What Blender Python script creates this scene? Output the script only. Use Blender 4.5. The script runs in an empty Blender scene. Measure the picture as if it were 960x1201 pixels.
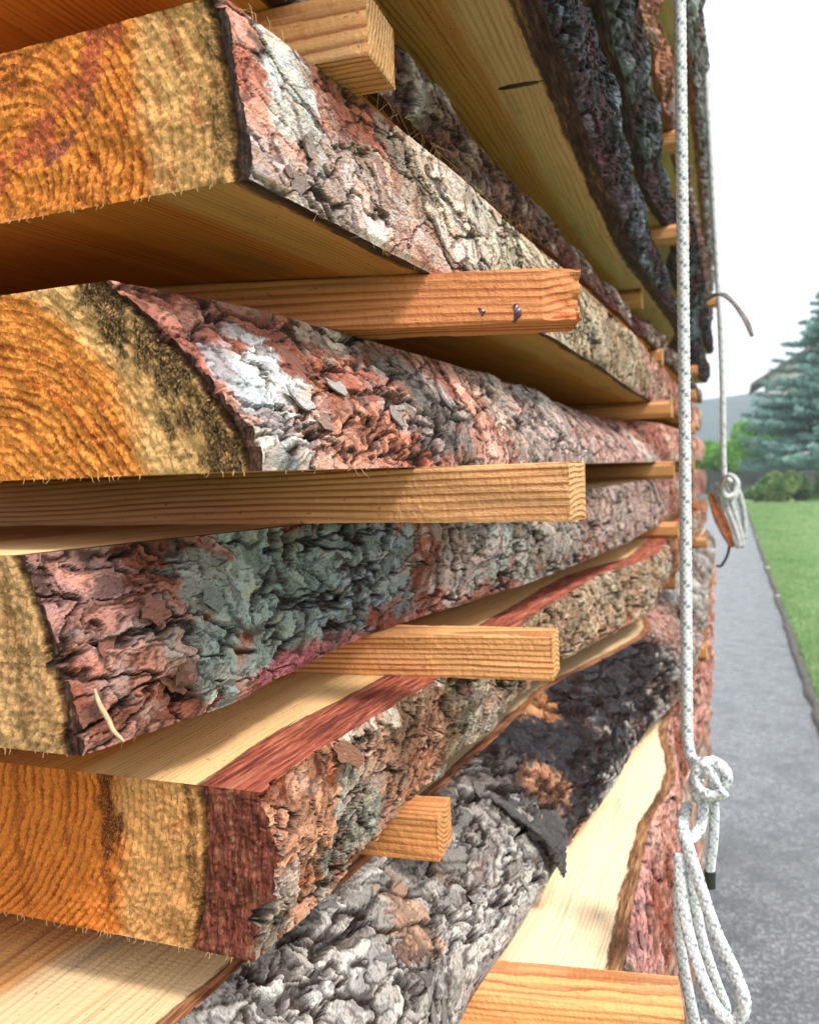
import bpy, math, random
import numpy as np
from mathutils import Matrix, Vector

sc = bpy.context.scene
COL = sc.collection
random.seed(7); RNG = np.random.default_rng(7)
R = math.radians

# ------------------------------------------------------------------ camera
F, CX, CY = 1000.0, 480.0, 600.5           # focal length and centre in photo pixels
CAMZ = 1.5                                 # eye height
d = np.array([860-CX, CY-540, F]); d /= np.linalg.norm(d)
rl = R(1.0)
up = np.array([-math.sin(rl), math.cos(rl), 0]); zc = up-d*up.dot(d); zc /= np.linalg.norm(zc)
xc = np.cross(d, zc); xc = xc if xc[0] > 0 else -xc
MW = np.array([xc, d, zc])                 # world = MW @ (right, up, forward)
def ray(u, v): return MW @ np.array([(u-CX)/F, (CY-v)/F, 1.0])
def onY(u, v, y): p = ray(u, v); return p*y/p[1]
def onZ(u, v, z): p = ray(u, v); return p*z/p[2]
def onX(u, v, x): p = ray(u, v); return p*x/p[0]
SLOPE = -0.017                             # the path falls gently away
def gz(y): return SLOPE*y                  # ground height in the world
def onG(u, v):
    p = ray(u, v); t = -CAMZ/(p[2]-SLOPE*p[1]); q = p*t; return np.array([q[0], q[1], gz(q[1])])
cam_d = bpy.data.cameras.new('camera'); cam = bpy.data.objects.new('camera', cam_d); COL.objects.link(cam)
r_, u_, f_ = MW[:, 0], MW[:, 1], MW[:, 2]
cam.matrix_world = Matrix(((r_[0], u_[0], -f_[0], 0), (r_[1], u_[1], -f_[1], 0), (r_[2], u_[2], -f_[2], CAMZ), (0, 0, 0, 1)))
cam_d.sensor_fit = 'HORIZONTAL'; cam_d.sensor_width = 36; cam_d.lens = 36*F/960
cam_d.clip_start = 0.02; cam_d.clip_end = 5000
cam_d.dof.use_dof = True; cam_d.dof.focus_distance = 0.52; cam_d.dof.aperture_fstop = 15
sc.camera = cam

# ------------------------------------------------------------------ sky and sun (bright overcast)
SUN_EL, SUN_AZ = 55, 112                   # azimuth from +Y clockwise towards +X
w = bpy.data.worlds.new('World'); sc.world = w; w.use_nodes = True
nt = w.node_tree; nd = nt.nodes; lk = nt.links; bg = nd['Background']
sky = nd.new('ShaderNodeTexSky'); sky.sky_type = 'NISHITA'; sky.sun_disc = False
sky.sun_elevation = R(SUN_EL); sky.sun_rotation = R(SUN_AZ); sky.dust_density = 3
hs = nd.new('ShaderNodeHueSaturation'); hs.inputs['Saturation'].default_value = .35
lk.new(sky.outputs[0], hs.inputs['Color'])
tc = nd.new('ShaderNodeTexCoord'); nz = nd.new('ShaderNodeTexNoise'); nz.inputs['Scale'].default_value = 2.2; nz.inputs['Detail'].default_value = 5
lk.new(tc.outputs['Generated'], nz.inputs['Vector'])
cr = nd.new('ShaderNodeValToRGB'); cr.color_ramp.elements[0].color = (10.0, 10.5, 11.2, 1); cr.color_ramp.elements[1].color = (12.8, 13., 13.3, 1)
cr.color_ramp.elements[0].position = .3; cr.color_ramp.elements[1].position = .7
lk.new(nz.outputs[0], cr.inputs[0])
mx = nd.new('ShaderNodeMix'); mx.data_type = 'RGBA'; mx.inputs[0].default_value = .85
lk.new(hs.outputs[0], mx.inputs[6]); lk.new(cr.outputs[0], mx.inputs[7]); lk.new(mx.outputs[2], bg.inputs[0])
bg.inputs[1].default_value = .052
sd = bpy.data.lights.new('sun', 'SUN'); sun = bpy.data.objects.new('sun', sd); COL.objects.link(sun)
sd.energy = 1.5; sd.angle = R(11); sd.color = (1, .95, .88)
sv = Vector((math.sin(R(SUN_AZ))*math.cos(R(SUN_EL)), math.cos(R(SUN_AZ))*math.cos(R(SUN_EL)), math.sin(R(SUN_EL))))
sun.rotation_euler = sv.to_track_quat('Z', 'Y').to_euler()
vs = sc.view_settings; vs.view_transform = 'Standard'; vs.look = 'None'; vs.gamma = 1; vs.use_curve_mapping = False
vs.exposure = 1.78
sc.cycles.use_denoising = True

# ------------------------------------------------------------------ numpy noise
def hsh(ix, iy, seed):
    a = (ix.astype(np.int64)*374761393+iy.astype(np.int64)*668265263+seed*1442695041) & 0xffffffff
    a = ((a ^ (a >> 13))*1274126177) & 0xffffffff
    a = ((a ^ (a >> 16))*2246822519) & 0xffffffff
    a = a ^ (a >> 15)
    return (a & 0xffffff)/float(0x1000000)
def vn(x, y, seed):
    ix = np.floor(x); iy = np.floor(y); fx = x-ix; fy = y-iy
    fx = fx*fx*fx*(fx*(fx*6-15)+10); fy = fy*fy*fy*(fy*(fy*6-15)+10)
    a = hsh(ix, iy, seed); b = hsh(ix+1, iy, seed); c = hsh(ix, iy+1, seed); e = hsh(ix+1, iy+1, seed)
    return (a*(1-fx)+b*fx)*(1-fy)+(c*(1-fx)+e*fx)*fy
def fbm(x, y, seed, o=4):
    t = 0; am = .5; s = 0
    for i in range(o):
        t = t+am*vn(x, y, seed+i*17); s += am; am *= .5; x = x*2.03+3.1; y = y*2.03+1.7
    return t/s
def voro(x, y, seed):
    ix = np.floor(x); iy = np.floor(y)
    f1 = np.full(x.shape, 9.); f2 = np.full(x.shape, 9.); rid = np.zeros(x.shape); dx = np.zeros(x.shape); dy = np.zeros(x.shape)
    for i in (-1, 0, 1):
        for j in (-1, 0, 1):
            cx = ix+i; cy = iy+j
            px = cx+hsh(cx, cy, seed)-x; py = cy+hsh(cx, cy, seed+5)-y
            q = px*px+py*py
            m = q < f1
            f2 = np.where(m, f1, np.minimum(f2, q)); f1 = np.where(m, q, f1)
            rid = np.where(m, hsh(cx, cy, seed+9), rid); dx = np.where(m, px, dx); dy = np.where(m, py, dy)
    return np.sqrt(f1), np.sqrt(f2), rid, dx, dy
def sst(a, b, x):
    t = np.clip((x-a)/(b-a), 0, 1); return t*t*(3-2*t)

# ------------------------------------------------------------------ object helpers
def tag(o, label=None, cat=None, group=None, kind=None):
    for k, v in (('label', label), ('category', cat), ('group', group), ('kind', kind)):
        if v: o[k] = v
    return o
def empty(name, loc):
    o = bpy.data.objects.new(name, None); COL.objects.link(o); o.location = loc; o.empty_display_size = .1; return o
def mesh_np(name, V, Q, mat, parent=None, attrs=None, smooth=True, loc=None, T=None):
    V = np.asarray(V, np.float32).reshape(-1, 3); Q = np.asarray(Q, np.int32).reshape(-1, 4) if Q is not None and len(Q) else np.zeros((0, 4), np.int32)
    T = np.asarray(T, np.int32).reshape(-1, 3) if T is not None and len(T) else np.zeros((0, 3), np.int32)
    me = bpy.data.meshes.new(name); me.vertices.add(len(V)); me.vertices.foreach_set('co', V.ravel())
    nq, ntr = len(Q), len(T)
    me.loops.add(nq*4+ntr*3); me.loops.foreach_set('vertex_index', np.concatenate([Q.ravel(), T.ravel()]))
    me.polygons.add(nq+ntr)
    me.polygons.foreach_set('loop_start', np.concatenate([np.arange(nq)*4, nq*4+np.arange(ntr)*3]).astype(np.int32))
    try: me.polygons.foreach_set('loop_total', np.concatenate([np.full(nq, 4), np.full(ntr, 3)]).astype(np.int32))
    except Exception: pass
    me.polygons.foreach_set('use_smooth', np.full(nq+ntr, bool(smooth)))
    me.update(calc_edges=True)
    for k, a in (attrs or {}).items():
        a = np.asarray(a, np.float32)
        if a.ndim == 1 or a.shape[-1] == 1:
            me.attributes.new(k, 'FLOAT', 'POINT').data.foreach_set('value', a.ravel())
        elif a.shape[-1] == 3:
            me.attributes.new(k, 'FLOAT_VECTOR', 'POINT').data.foreach_set('vector', a.ravel())
        else:
            me.attributes.new(k, 'FLOAT_COLOR', 'POINT').data.foreach_set('color', a.ravel())
    if mat: me.materials.append(mat)
    o = bpy.data.objects.new(name, me); COL.objects.link(o)
    if parent: o.parent = parent
    if loc is not None: o.location = loc
    return o
def grid_q(nr, nc, off=0, flip=False):
    i = np.arange(nr*nc).reshape(nr, nc)
    q = np.stack([i[:-1, :-1], i[:-1, 1:], i[1:, 1:], i[1:, :-1]], -1).reshape(-1, 4)+off
    return q[:, ::-1] if flip else q
class MB:
    """collects vertices and quads of one part"""
    def __init__(s): s.v = []; s.q = []; s.n = 0
    def add(s, V, Q):
        s.v.append(np.asarray(V, float).reshape(-1, 3)); s.q.append(np.asarray(Q).reshape(-1, 4)+s.n); s.n += len(s.v[-1])
    def box(s, a, b):
        x0, y0, z0 = a; x1, y1, z1 = b
        V = [(x0, y0, z0), (x1, y0, z0), (x1, y1, z0), (x0, y1, z0), (x0, y0, z1), (x1, y0, z1), (x1, y1, z1), (x0, y1, z1)]
        s.add(V, [(3, 2, 1, 0), (4, 5, 6, 7), (0, 1, 5, 4), (1, 2, 6, 5), (2, 3, 7, 6), (3, 0, 4, 7)])
    def tube(s, P, r, n=8):
        P = np.asarray(P, float); r = np.broadcast_to(np.asarray(r, float), (len(P),))
        V = tube_v(P, r, n); s.add(V, tube_q(len(P), n))
    def build(s, name, mat, parent=None, smooth=False, attrs=None):
        return mesh_np(name, np.concatenate(s.v), np.concatenate(s.q), mat, parent, attrs, smooth)
def frames(P):
    T = np.gradient(P, axis=0); T /= np.linalg.norm(T, axis=1)[:, None]+1e-12
    n = np.cross(T[0], [0.3, .9, .2]); n /= np.linalg.norm(n); N = [n]
    for i in range(1, len(P)):
        n = n-T[i]*n.dot(T[i]); n /= np.linalg.norm(n)+1e-12; N.append(n)
    N = np.array(N); return T, N, np.cross(T, N)
def tube_v(P, r, n):
    T, N, B = frames(P); th = np.arange(n)/n*2*np.pi
    return (P[:, None]+r[:, None, None]*(np.cos(th)[None, :, None]*N[:, None]+np.sin(th)[None, :, None]*B[:, None])).reshape(-1, 3)
def tube_q(m, n):
    i = np.arange(m-1)[:, None]*n; j = np.arange(n)[None]; k = (j+1) % n
    return np.stack([i+j, i+k, i+n+k, i+n+j], -1).reshape(-1, 4)
def spline(P, step):
    P = np.asarray(P, float); Q = np.vstack([2*P[0]-P[1], P, 2*P[-1]-P[-2]]); out = []
    for i in range(1, len(Q)-2):
        p0, p1, p2, p3 = Q[i-1:i+3]; m = max(2, int(np.linalg.norm(p2-p1)/step)); t = np.linspace(0, 1, m, endpoint=False)[:, None]
        out.append(.5*((2*p1)+(p2-p0)*t+(2*p0-5*p1+4*p2-p3)*t*t+(3*p1-p0-3*p2+p3)*t**3))
    return np.vstack(out+[P[-1:]])

# ------------------------------------------------------------------ materials
class NB:
    def __init__(s, name):
        s.m = bpy.data.materials.new(name); s.m.use_nodes = True; s.t = s.m.node_tree; s.b = s.t.nodes['Principled BSDF']
    def n(s, t, **k):
        o = s.t.nodes.new(t)
        for a, b in k.items(): setattr(o, a, b)
        return o
    def l(s, a, b): s.t.links.new(a, b)
    def put(s, i, x):
        if isinstance(x, (int, float)): i.default_value = x
        elif isinstance(x, tuple): i.default_value = x if len(x) == len(i.default_value) else x+(1,)
        else: s.l(x, i)
    def math(s, op, a, b=0, c=0):
        o = s.n('ShaderNodeMath', operation=op)
        for i, x in enumerate((a, b, c)): s.put(o.inputs[i], x)
        return o.outputs[0]
    def mix(s, f, a, b, mode='MIX'):
        o = s.n('ShaderNodeMix', data_type='RGBA', blend_type=mode); o.clamp_factor = True
        s.put(o.inputs[0], f); s.put(o.inputs[6], a); s.put(o.inputs[7], b); return o.outputs[2]
    def ss(s, x, a, b, lo=0., hi=1.):
        o = s.n('ShaderNodeMapRange', interpolation_type='SMOOTHSTEP')
        for i, q in enumerate((x, a, b, lo, hi)): s.put(o.inputs[i], q)
        return o.outputs[0]
    def noise(s, vec, scale, detail=4, rough=.55, dist=0):
        o = s.n('ShaderNodeTexNoise'); s.l(vec, o.inputs['Vector']); o.inputs['Scale'].default_value = scale
        o.inputs['Detail'].default_value = detail; o.inputs['Roughness'].default_value = rough; o.inputs['Distortion'].default_value = dist
        return o.outputs[0]
    def vmul(s, vec, xyz):
        o = s.n('ShaderNodeVectorMath', operation='MULTIPLY'); s.l(vec, o.inputs[0]); o.inputs[1].default_value = xyz; return o.outputs[0]
    def attr(s, name, out='Fac'):
        o = s.n('ShaderNodeAttribute', attribute_name=name); return o.outputs[out]
    def obj(s): return s.n('ShaderNodeTexCoord').outputs['Object']
    def bump(s, h, strength, dist, prev=None):
        o = s.n('ShaderNodeBump'); o.inputs['Strength'].default_value = strength; o.inputs['Distance'].default_value = dist
        s.l(h, o.inputs['Height'])
        if prev is not None: s.l(prev, o.inputs['Normal'])
        return o.outputs[0]
    def done(s, col, rough=.8, normal=None, spec=.3):
        s.put(s.b.inputs['Base Color'], col); s.put(s.b.inputs['Roughness'], rough); s.b.inputs['Specular IOR Level'].default_value = spec
        if normal is not None: s.l(normal, s.b.inputs['Normal'])
        return s.m

def wood_mat(name, end=False, ringw=.0036, ek=1., lmin=.08, lmax=.7, hc=(.58, .275, .082)):
    """solid pine: growth rings round the pith, sapwood and heartwood, sawn-through bark at the edge"""
    b = NB(name); p = b.attr('logpos', 'Vector'); bd = b.attr('bd')
    low = b.vmul(p, (9, 1.6, 9)); n1 = b.n('ShaderNodeTexNoise'); b.l(low, n1.inputs['Vector']); n1.inputs['Scale'].default_value = 1.0; n1.inputs['Detail'].default_value = 2
    off = b.n('ShaderNodeVectorMath', operation='MULTIPLY_ADD'); b.l(n1.outputs['Color'], off.inputs[0]); off.inputs[1].default_value = (.034, 0, .034); b.l(p, off.inputs[2])
    sep = b.n('ShaderNodeSeparateXYZ'); b.l(off.outputs[0], sep.inputs[0]); x, y, z = sep.outputs
    rr = b.math('SQRT', b.math('ADD', b.math('MULTIPLY', x, x), b.math('MULTIPLY', z, z)))
    wob = b.noise(b.vmul(p, (43, 3, 37)), 1, 3)
    rr = b.math('MULTIPLY_ADD', wob, .004, rr)
    ring = b.math('FRACT', b.math('DIVIDE', rr, ringw))
    late = b.math('MULTIPLY', b.ss(ring, .35, .82), b.ss(ring, 1.0, .9))
    rv = b.noise(b.vmul(p, (60, 2, 60)), 1, 3)
    late = b.math('MULTIPLY', late, b.ss(rv, .3, .68, lmin, lmax))
    hn = b.noise(b.vmul(p, (14, 2.2, 14)), 1, 3)
    heart = b.ss(b.math('MULTIPLY_ADD', hn, .05, b.attr('hd')), .062, .079)
    tint = b.n('ShaderNodeObjectInfo').outputs['Color']
    sap = b.mix(late, (.62, .45, .245), (.40, .25, .115)) if not end or ek < .5 else b.mix(late, (.56, .46, .34), (.36, .27, .17))
    hrt = b.mix(late, hc, tuple(x*k for x, k in zip(hc, (.40, .24, .2))))
    col = b.mix(heart, sap, hrt)
    if end:   # torn fibre ends, resin and blue stain
        st = b.noise(b.vmul(p, (22, 5, 9)), 1, 4, .6)
        col = b.mix(b.math('MULTIPLY', b.ss(st, .56, .74), .55*ek), col, (.19, .045, .03))
        bs = b.noise(b.vmul(p, (35, 5, 30)), 1, 4, .6)
        nearb = b.ss(bd, .05, .0)
        col = b.mix(b.math('MULTIPLY', b.math('MULTIPLY', b.ss(bs, .36, .62), nearb), .5), col, (.09, .068, .045))
        sp = b.noise(b.vmul(p, (1150, 200, 620)), 1, 4, .75)
        col = b.mix(b.ss(sp, .52, .66, 0, .85*ek), col, (.74, .52, .27))
        col = b.mix(b.ss(sp, .47, .32, 0, .75*ek), col, (.10, .042, .015))
        cl = b.noise(b.vmul(p, (70, 20, 45)), 1, 4, .65)
        col = b.mix(b.ss(cl, .5, .3, 0, .5*ek), col, (.30, .13, .04))
        sn = b.n('ShaderNodeAttribute', attribute_name='stn')
        col = b.mix(b.math('MULTIPLY', sn.outputs['Alpha'], b.ss(sp, .7, .4, .35, 1.)), col, sn.outputs['Color'])
    else:
        fb = b.noise(b.vmul(p, (420, 11, 420)), 1, 4, .65)
        col = b.mix(b.ss(fb, .45, .8, 0, .35), col, (.72, .53, .31))
        col = b.mix(b.ss(fb, .48, .25, 0, .5), col, (.22, .11, .045))
        dn = b.noise(b.vmul(p, (26, 7, 26)), 1, 5, .6)
        col = b.mix(b.ss(dn, .52, .76, 0, .6), col, (.23, .18, .13))
        sp = b.noise(b.vmul(p, (300, 170, 300)), 1, 2, .6)
        col = b.mix(b.ss(sp, .66, .74, 0, .6), col, (.12, .07, .04))
    col = b.mix(1.0, col, tint, 'MULTIPLY')
    # sawn bark beyond the cambium
    bn = b.noise(b.vmul(p, (330, 28, 120) if not end else (480, 40, 70)), 1, 4, .65)
    bc = b.attr('bkc', 'Vector'); bk = b.mix(b.ss(bn, .3, .66), b.mix(1., bc, (.26, .18, .18), 'MULTIPLY'), bc)
    bk = b.mix(b.ss(bn, .56, .76, 0, .85), bk, b.mix(1., bc, (1.5, 2.3, 2.5), 'MULTIPLY'))
    b2 = b.noise(b.vmul(p, (120, 9, 60)), 1, 4, .7); bk = b.mix(b.ss(b2, .5, .32, 0, .8), bk, b.mix(1., bc, (.2, .2, .25), 'MULTIPLY')); bk = b.mix(b.ss(b2, .55, .7, 0, .6), bk, (.40, .22, .12))
    edge = b.math('MULTIPLY_ADD', b.noise(b.vmul(p, (90, 14, 90)), 1, 5, .7), .016, b.math('SUBTRACT', bd, .008))
    col = b.mix(b.ss(edge, .0006, -.0006), col, bk)
    col = b.mix(b.math('MULTIPLY', b.ss(b.math('ABSOLUTE', edge), .0022, .0004), .75), col, (.09, .04, .018))
    if end:
        h = b.math('ADD', b.noise(b.vmul(p, (700, 150, 330)), 1, 4, .7), b.math('MULTIPLY', late, -.25))
        nr = b.bump(h, 1., .0034*(.4+.6*ek))
        nr = b.bump(b.noise(b.vmul(p, (170, 50, 60)), 1, 3, .6), .8, .004, nr)
    else:
        saw = b.n('ShaderNodeTexWave', wave_type='BANDS', bands_direction='Y', wave_profile='SIN'); b.l(p, saw.inputs['Vector'])
        saw.inputs['Scale'].default_value = 70; saw.inputs['Distortion'].default_value = 4; saw.inputs['Detail'].default_value = 1
        h = b.math('ADD', b.math('MULTIPLY', fb, .8), b.math('MULTIPLY', saw.outputs['Fac'], .10))
        h = b.math('ADD', h, b.noise(b.vmul(p, (600, 400, 600)), 1, 2, .6))
        nr = b.bump(h, .6, .0013)
    return b.done(col, .8, nr, .14)
M_WOOD = wood_mat('pine_sawn_face'); M_END = wood_mat('pine_end_grain', True, .0052, .75, .35, 1.)
M_STK = wood_mat('pine_batten', False, .0047, 1., .4, 1., (.60, .33, .15)); M_STKE = wood_mat('pine_batten_end', True, .004, .3, .4, 1., (.62, .38, .19))

def bark_mat():
    b = NB('pine_bark'); c = b.attr('Col', 'Color'); p = b.attr('bpos', 'Vector')
    n1 = b.noise(b.vmul(p, (420, 260, 420)), 1, 4, .65); n2 = b.noise(b.vmul(p, (95, 50, 95)), 1, 4, .6)
    col = b.mix(b.ss(n1, .5, .8, 0, .45), c, b.mix(1., c, (1.5, 1.47, 1.44), 'MULTIPLY'))
    col = b.mix(b.ss(n1, .46, .28, 0, .7), col, b.mix(1., col, (.3, .24, .22), 'MULTIPLY'))
    col = b.mix(b.ss(n2, .45, .28, 0, .5), col, b.mix(.5, col, (.11, .05, .035)))
    nr = b.bump(b.math('ADD', n1, b.math('MULTIPLY', b.noise(b.vmul(p, (1100, 500, 1100)), 1, 2), .5)), .9, .0022)
    return b.done(col, .85, nr, .1)
M_BARK = bark_mat()
def flake_mat():
    b = NB('bark_flake'); o = b.obj(); c = b.n('ShaderNodeObjectInfo').outputs['Color']
    n = b.noise(b.vmul(o, (7, 2.5, 7)), 1, 6, .7); n2 = b.noise(b.vmul(o, (2.6, 1.3, 2.6)), 1, 4, .65)
    col = b.mix(b.ss(n, .5, .7, 0, .7), c, b.mix(1., c, (1.6, 1.5, 1.45), 'MULTIPLY'))
    col = b.mix(b.ss(n, .5, .33, 0, .8), col, b.mix(1., c, (.3, .22, .2), 'MULTIPLY'))
    col = b.mix(b.ss(n2, .48, .3, 0, .8), col, b.mix(.5, col, (.12, .045, .03)))
    return b.done(col, .85, b.bump(n, 1., .002), .1)
M_FLAKE = flake_mat()
def simple(name, col, col2=None, scale=20, rough=.7, bump=0, bscale=None, spec=.3, stretch=(1, 1, 1), bdist=.01):
    b = NB(name); o = b.vmul(b.obj(), stretch); n = b.noise(o, scale, 5, .6)
    c = b.mix(b.ss(n, .3, .7), col, col2 or tuple(x*.7 for x in col))
    return b.done(c, rough, b.bump(b.noise(o, bscale or scale*3, 4), bump, bdist) if bump else None, spec)
M_FIBRE = simple('wood_fibre', (.62, .40, .19), (.45, .25, .1), 300)
M_PALEF = simple('pale_splinter', (.60, .45, .28), (.42, .28, .15), 200, .8, .6, 500, bdist=.001)

# ------------------------------------------------------------------ the ground
pe0, pe1 = onG(955, 830), onG(872, 590)
PX = lambda y: pe0[0]+(pe1[0]-pe0[0])*(y-pe0[1])/(pe1[1]-pe0[1])     # right edge of the path
def sheet(name, pts, dz, mat, kind='structure'):
    V = [(x, y, gz(y)+dz) for x, y in pts]; m = MB(); m.add(V, [(0, 1, 2, 3)]); o = m.build(name, mat); tag(o, kind=kind); return o
def asphalt_mat():
    b = NB('asphalt_path'); o = b.obj(); n = b.noise(o, 6, 5, .6)
    v = b.n('ShaderNodeTexVoronoi', feature='F1'); b.l(o, v.inputs['Vector']); v.inputs['Scale'].default_value = 75
    v2 = b.n('ShaderNodeTexVoronoi', feature='F1'); b.l(o, v2.inputs['Vector']); v2.inputs['Scale'].default_value = 170
    g = b.n('ShaderNodeSeparateColor'); b.l(v.outputs['Color'], g.inputs[0])
    c = b.mix(g.outputs[0], (.085, .087, .09), (.24, .245, .25))
    c = b.mix(b.ss(v.outputs['Distance'], .35, .62, 0, .75), c, (.05, .052, .06))
    c = b.mix(b.ss(n, .45, .65, 0, .6), c, (.06, .063, .068))
    h = b.math('ADD', b.math('MULTIPLY', v.outputs['Distance'], -1), b.math('MULTIPLY', v2.outputs['Distance'], -.5))
    return b.done(c, b.ss(n, .3, .7, .22, .42), b.bump(h, .4, .005), .6)
M_ASPH = asphalt_mat()
M_LAWN = simple('lawn', (.13, .24, .09), (.22, .31, .14), 1.6, .9, .9, 60, stretch=(1, .6, 1), bdist=.03)
M_FIELD = simple('meadow', (.07, .13, .035), (.11, .17, .05), .5, .95, .5, 8)
M_SOIL = simple('soil_edge', (.055, .05, .045), (.10, .09, .08), 30, .9, .8, 60)
M_ROAD = simple('road', (.085, .087, .092), (.12, .12, .125), 4, .6, .4, 80)
M_CONC = simple('kerb_stone', (.38, .37, .35), (.28, .27, .26), 8, .8, .4, 40)
YE = 62.0                                      # where the path meets the cross road
g = sheet('ground', [(-900, -60), (900, -60), (900, 950), (-900, 950)], -.02, M_FIELD)
sheet('path', [(-1.25, -6), (PX(-6), -6), (PX(YE), YE), (-1.25, YE)], 0.0, M_ASPH)
sheet('lawn', [(PX(-6)+.05, -6), (30, -6), (30, 54), (PX(54)+.05, 54)], .012, M_LAWN)
sheet('road', [(-40, YE), (60, YE), (60, YE+6), (-40, YE+6)], -.006, M_ROAD)
m = MB(); m.box((-40, YE+6, gz(YE+6)-.1), (60, YE+6.3, gz(YE+6)+.12)); tag(m.build('kerb', M_CONC), kind='structure')
# dark edging of the lawn
ys = np.geomspace(2.5, 56, 260)
m = MB(); ex = PX(ys)+(fbm(ys*3, ys*0, 5)-.5)*.05; hw = .022+.015*fbm(ys*6, ys*0, 9)
P = np.stack([np.stack([ex-hw, ys, gz(ys)+.002], 1), np.stack([ex-hw*.5, ys, gz(ys)+.028+.012*fbm(ys*9, ys*0, 3)], 1), np.stack([ex+hw*.6, ys, gz(ys)+.03], 1), np.stack([ex+hw*1.6, ys, gz(ys)+.008], 1)], 1)
m.add(P, grid_q(len(ys), 4, flip=True)); tag(m.build('lawn_edging', M_SOIL, smooth=True), kind='structure')
# grass
def grass():
    n = 90000
    y = 3+47*RNG.random(n)**1.7; x = PX(y)+.03-np.log(1-.995*RNG.random(n))*(.3+.045*y)
    hgt = (.022+.03*RNG.random(n))*(1+.02*y); a = RNG.random(n)*6.283; wd = .0028*(1+.05*y)
    dx, dy = np.cos(a)*wd, np.sin(a)*wd; l = (RNG.random((n, 2))-.5)*hgt[:, None]*1.2; z = gz(y)+.008
    V = np.stack([np.stack([x-dx, y-dy, z], 1), np.stack([x+dx, y+dy, z], 1), np.stack([x+l[:, 0], y+l[:, 1], z+hgt], 1)], 1)
    o = mesh_np('grass', V, None, simple('grass_blades', (.14, .26, .09), (.24, .33, .15), 1.1, .8), T=np.arange(n*3).reshape(-1, 3), smooth=False)
    tag(o, 'short bright green grass of the lawn beside the path', 'grass', kind='stuff')
grass()
# pale pebbles caught along the edging, bits of bark on the path
M_PEB = simple('pale_pebble', (.62, .60, .55), (.5, .48, .44), 40, .8)
def lump_mesh(name, mat, seed, fl=.6):
    rg = np.random.default_rng(seed); u = np.linspace(0, np.pi, 7)[:, None]; v = np.arange(9)[None]/8*2*np.pi
    r = .8+.4*fbm(np.cos(v)*np.sin(u)*1.5+3, np.cos(u)*1.5+np.sin(v)*np.sin(u)+3, seed, 2); P = np.stack([r*np.sin(u)*np.cos(v), r*np.sin(u)*np.sin(v), fl*r*np.cos(u)], -1)
    P[:, -1] = P[:, 0]; return mesh_np(name, P, grid_q(7, 9), mat)
pe_b = lump_mesh('pebble', M_PEB, 5); rgp = np.random.default_rng(4)
for k, (u, v, t) in enumerate(((918, 702, 'nearest'), (899, 668, 'middle'), (886, 632, 'farthest'))):
    o = pe_b if k == 0 else pe_b.copy()
    if k: COL.objects.link(o)
    p = onG(u, v); sz = .022+.006*k; o.location = (PX(p[1])+.01, p[1], gz(p[1])+.03); o.scale = (sz, sz*1.2, sz*.8); o.rotation_euler = (0, 0, rgp.uniform(0, 6))
    tag(o, 'small pale pebble on the dark lawn edging, %s of the three' % t, 'pebble', 'pebbles on the lawn edging')
# far hill
xs = np.linspace(-700, 900, 90); yy = np.linspace(380, 900, 30); XX, YY = np.meshgrid(xs, yy)
hh = (50+26*np.clip((XX-60)/300, -1, 1.5)+34*(fbm(XX/120, YY/120, 21)-.5))*sst(380, 560, YY)+6*fbm(XX/14, YY/14, 4)*sst(400, 520, YY)
tag(mesh_np('hills', np.stack([XX, YY, hh+gz(YY)], -1), grid_q(30, 90), simple('wooded_hill', (.04, .065, .06), (.06, .09, .085), .08, 1)), kind='structure')

# ------------------------------------------------------------------ waney-edged slabs
PINK = (.44, .235, .19); SALMON = (.46, .20, .135); REDB = (.19, .062, .04); GREY = (.29, .28, .27); PALE = (.60, .57, .53)
LICH = (.275, .315, .285); BLACK = (.018, .018, .022); TAN = (.40, .31, .22); MAG = (.36, .105, .12); ORNG = (.50, .19, .075)
BLUEG = (.25, .28, .295); BROWN = (.17, .09, .06); DARKR = (.10, .03, .03)
YEND = 4.0
SLABS = []
def edge_curve(ctrl, ys, seed, wob):
    c = sorted(ctrl); y = np.log([k[0] for k in c]); x = [k[1] for k in c]
    m0 = (x[1]-x[0])/(y[1]-y[0]); y = np.r_[y[0]-.4, y]; x = np.r_[x[0]-.4*m0, x]; ly = np.log(ys); g = np.linspace(ly[0]-.3, ly[-1]+.3, 600); e = np.interp(g, y, x)
    k = np.exp(-np.linspace(-2.2, 2.2, 61)**2); k /= k.sum(); e = np.convolve(np.pad(e, 30, mode='edge'), k, 'valid')
    return np.interp(ly, g, e)+wob*(fbm(ys*2.6+seed, ys*0+seed, seed, 3)-.5)
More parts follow.
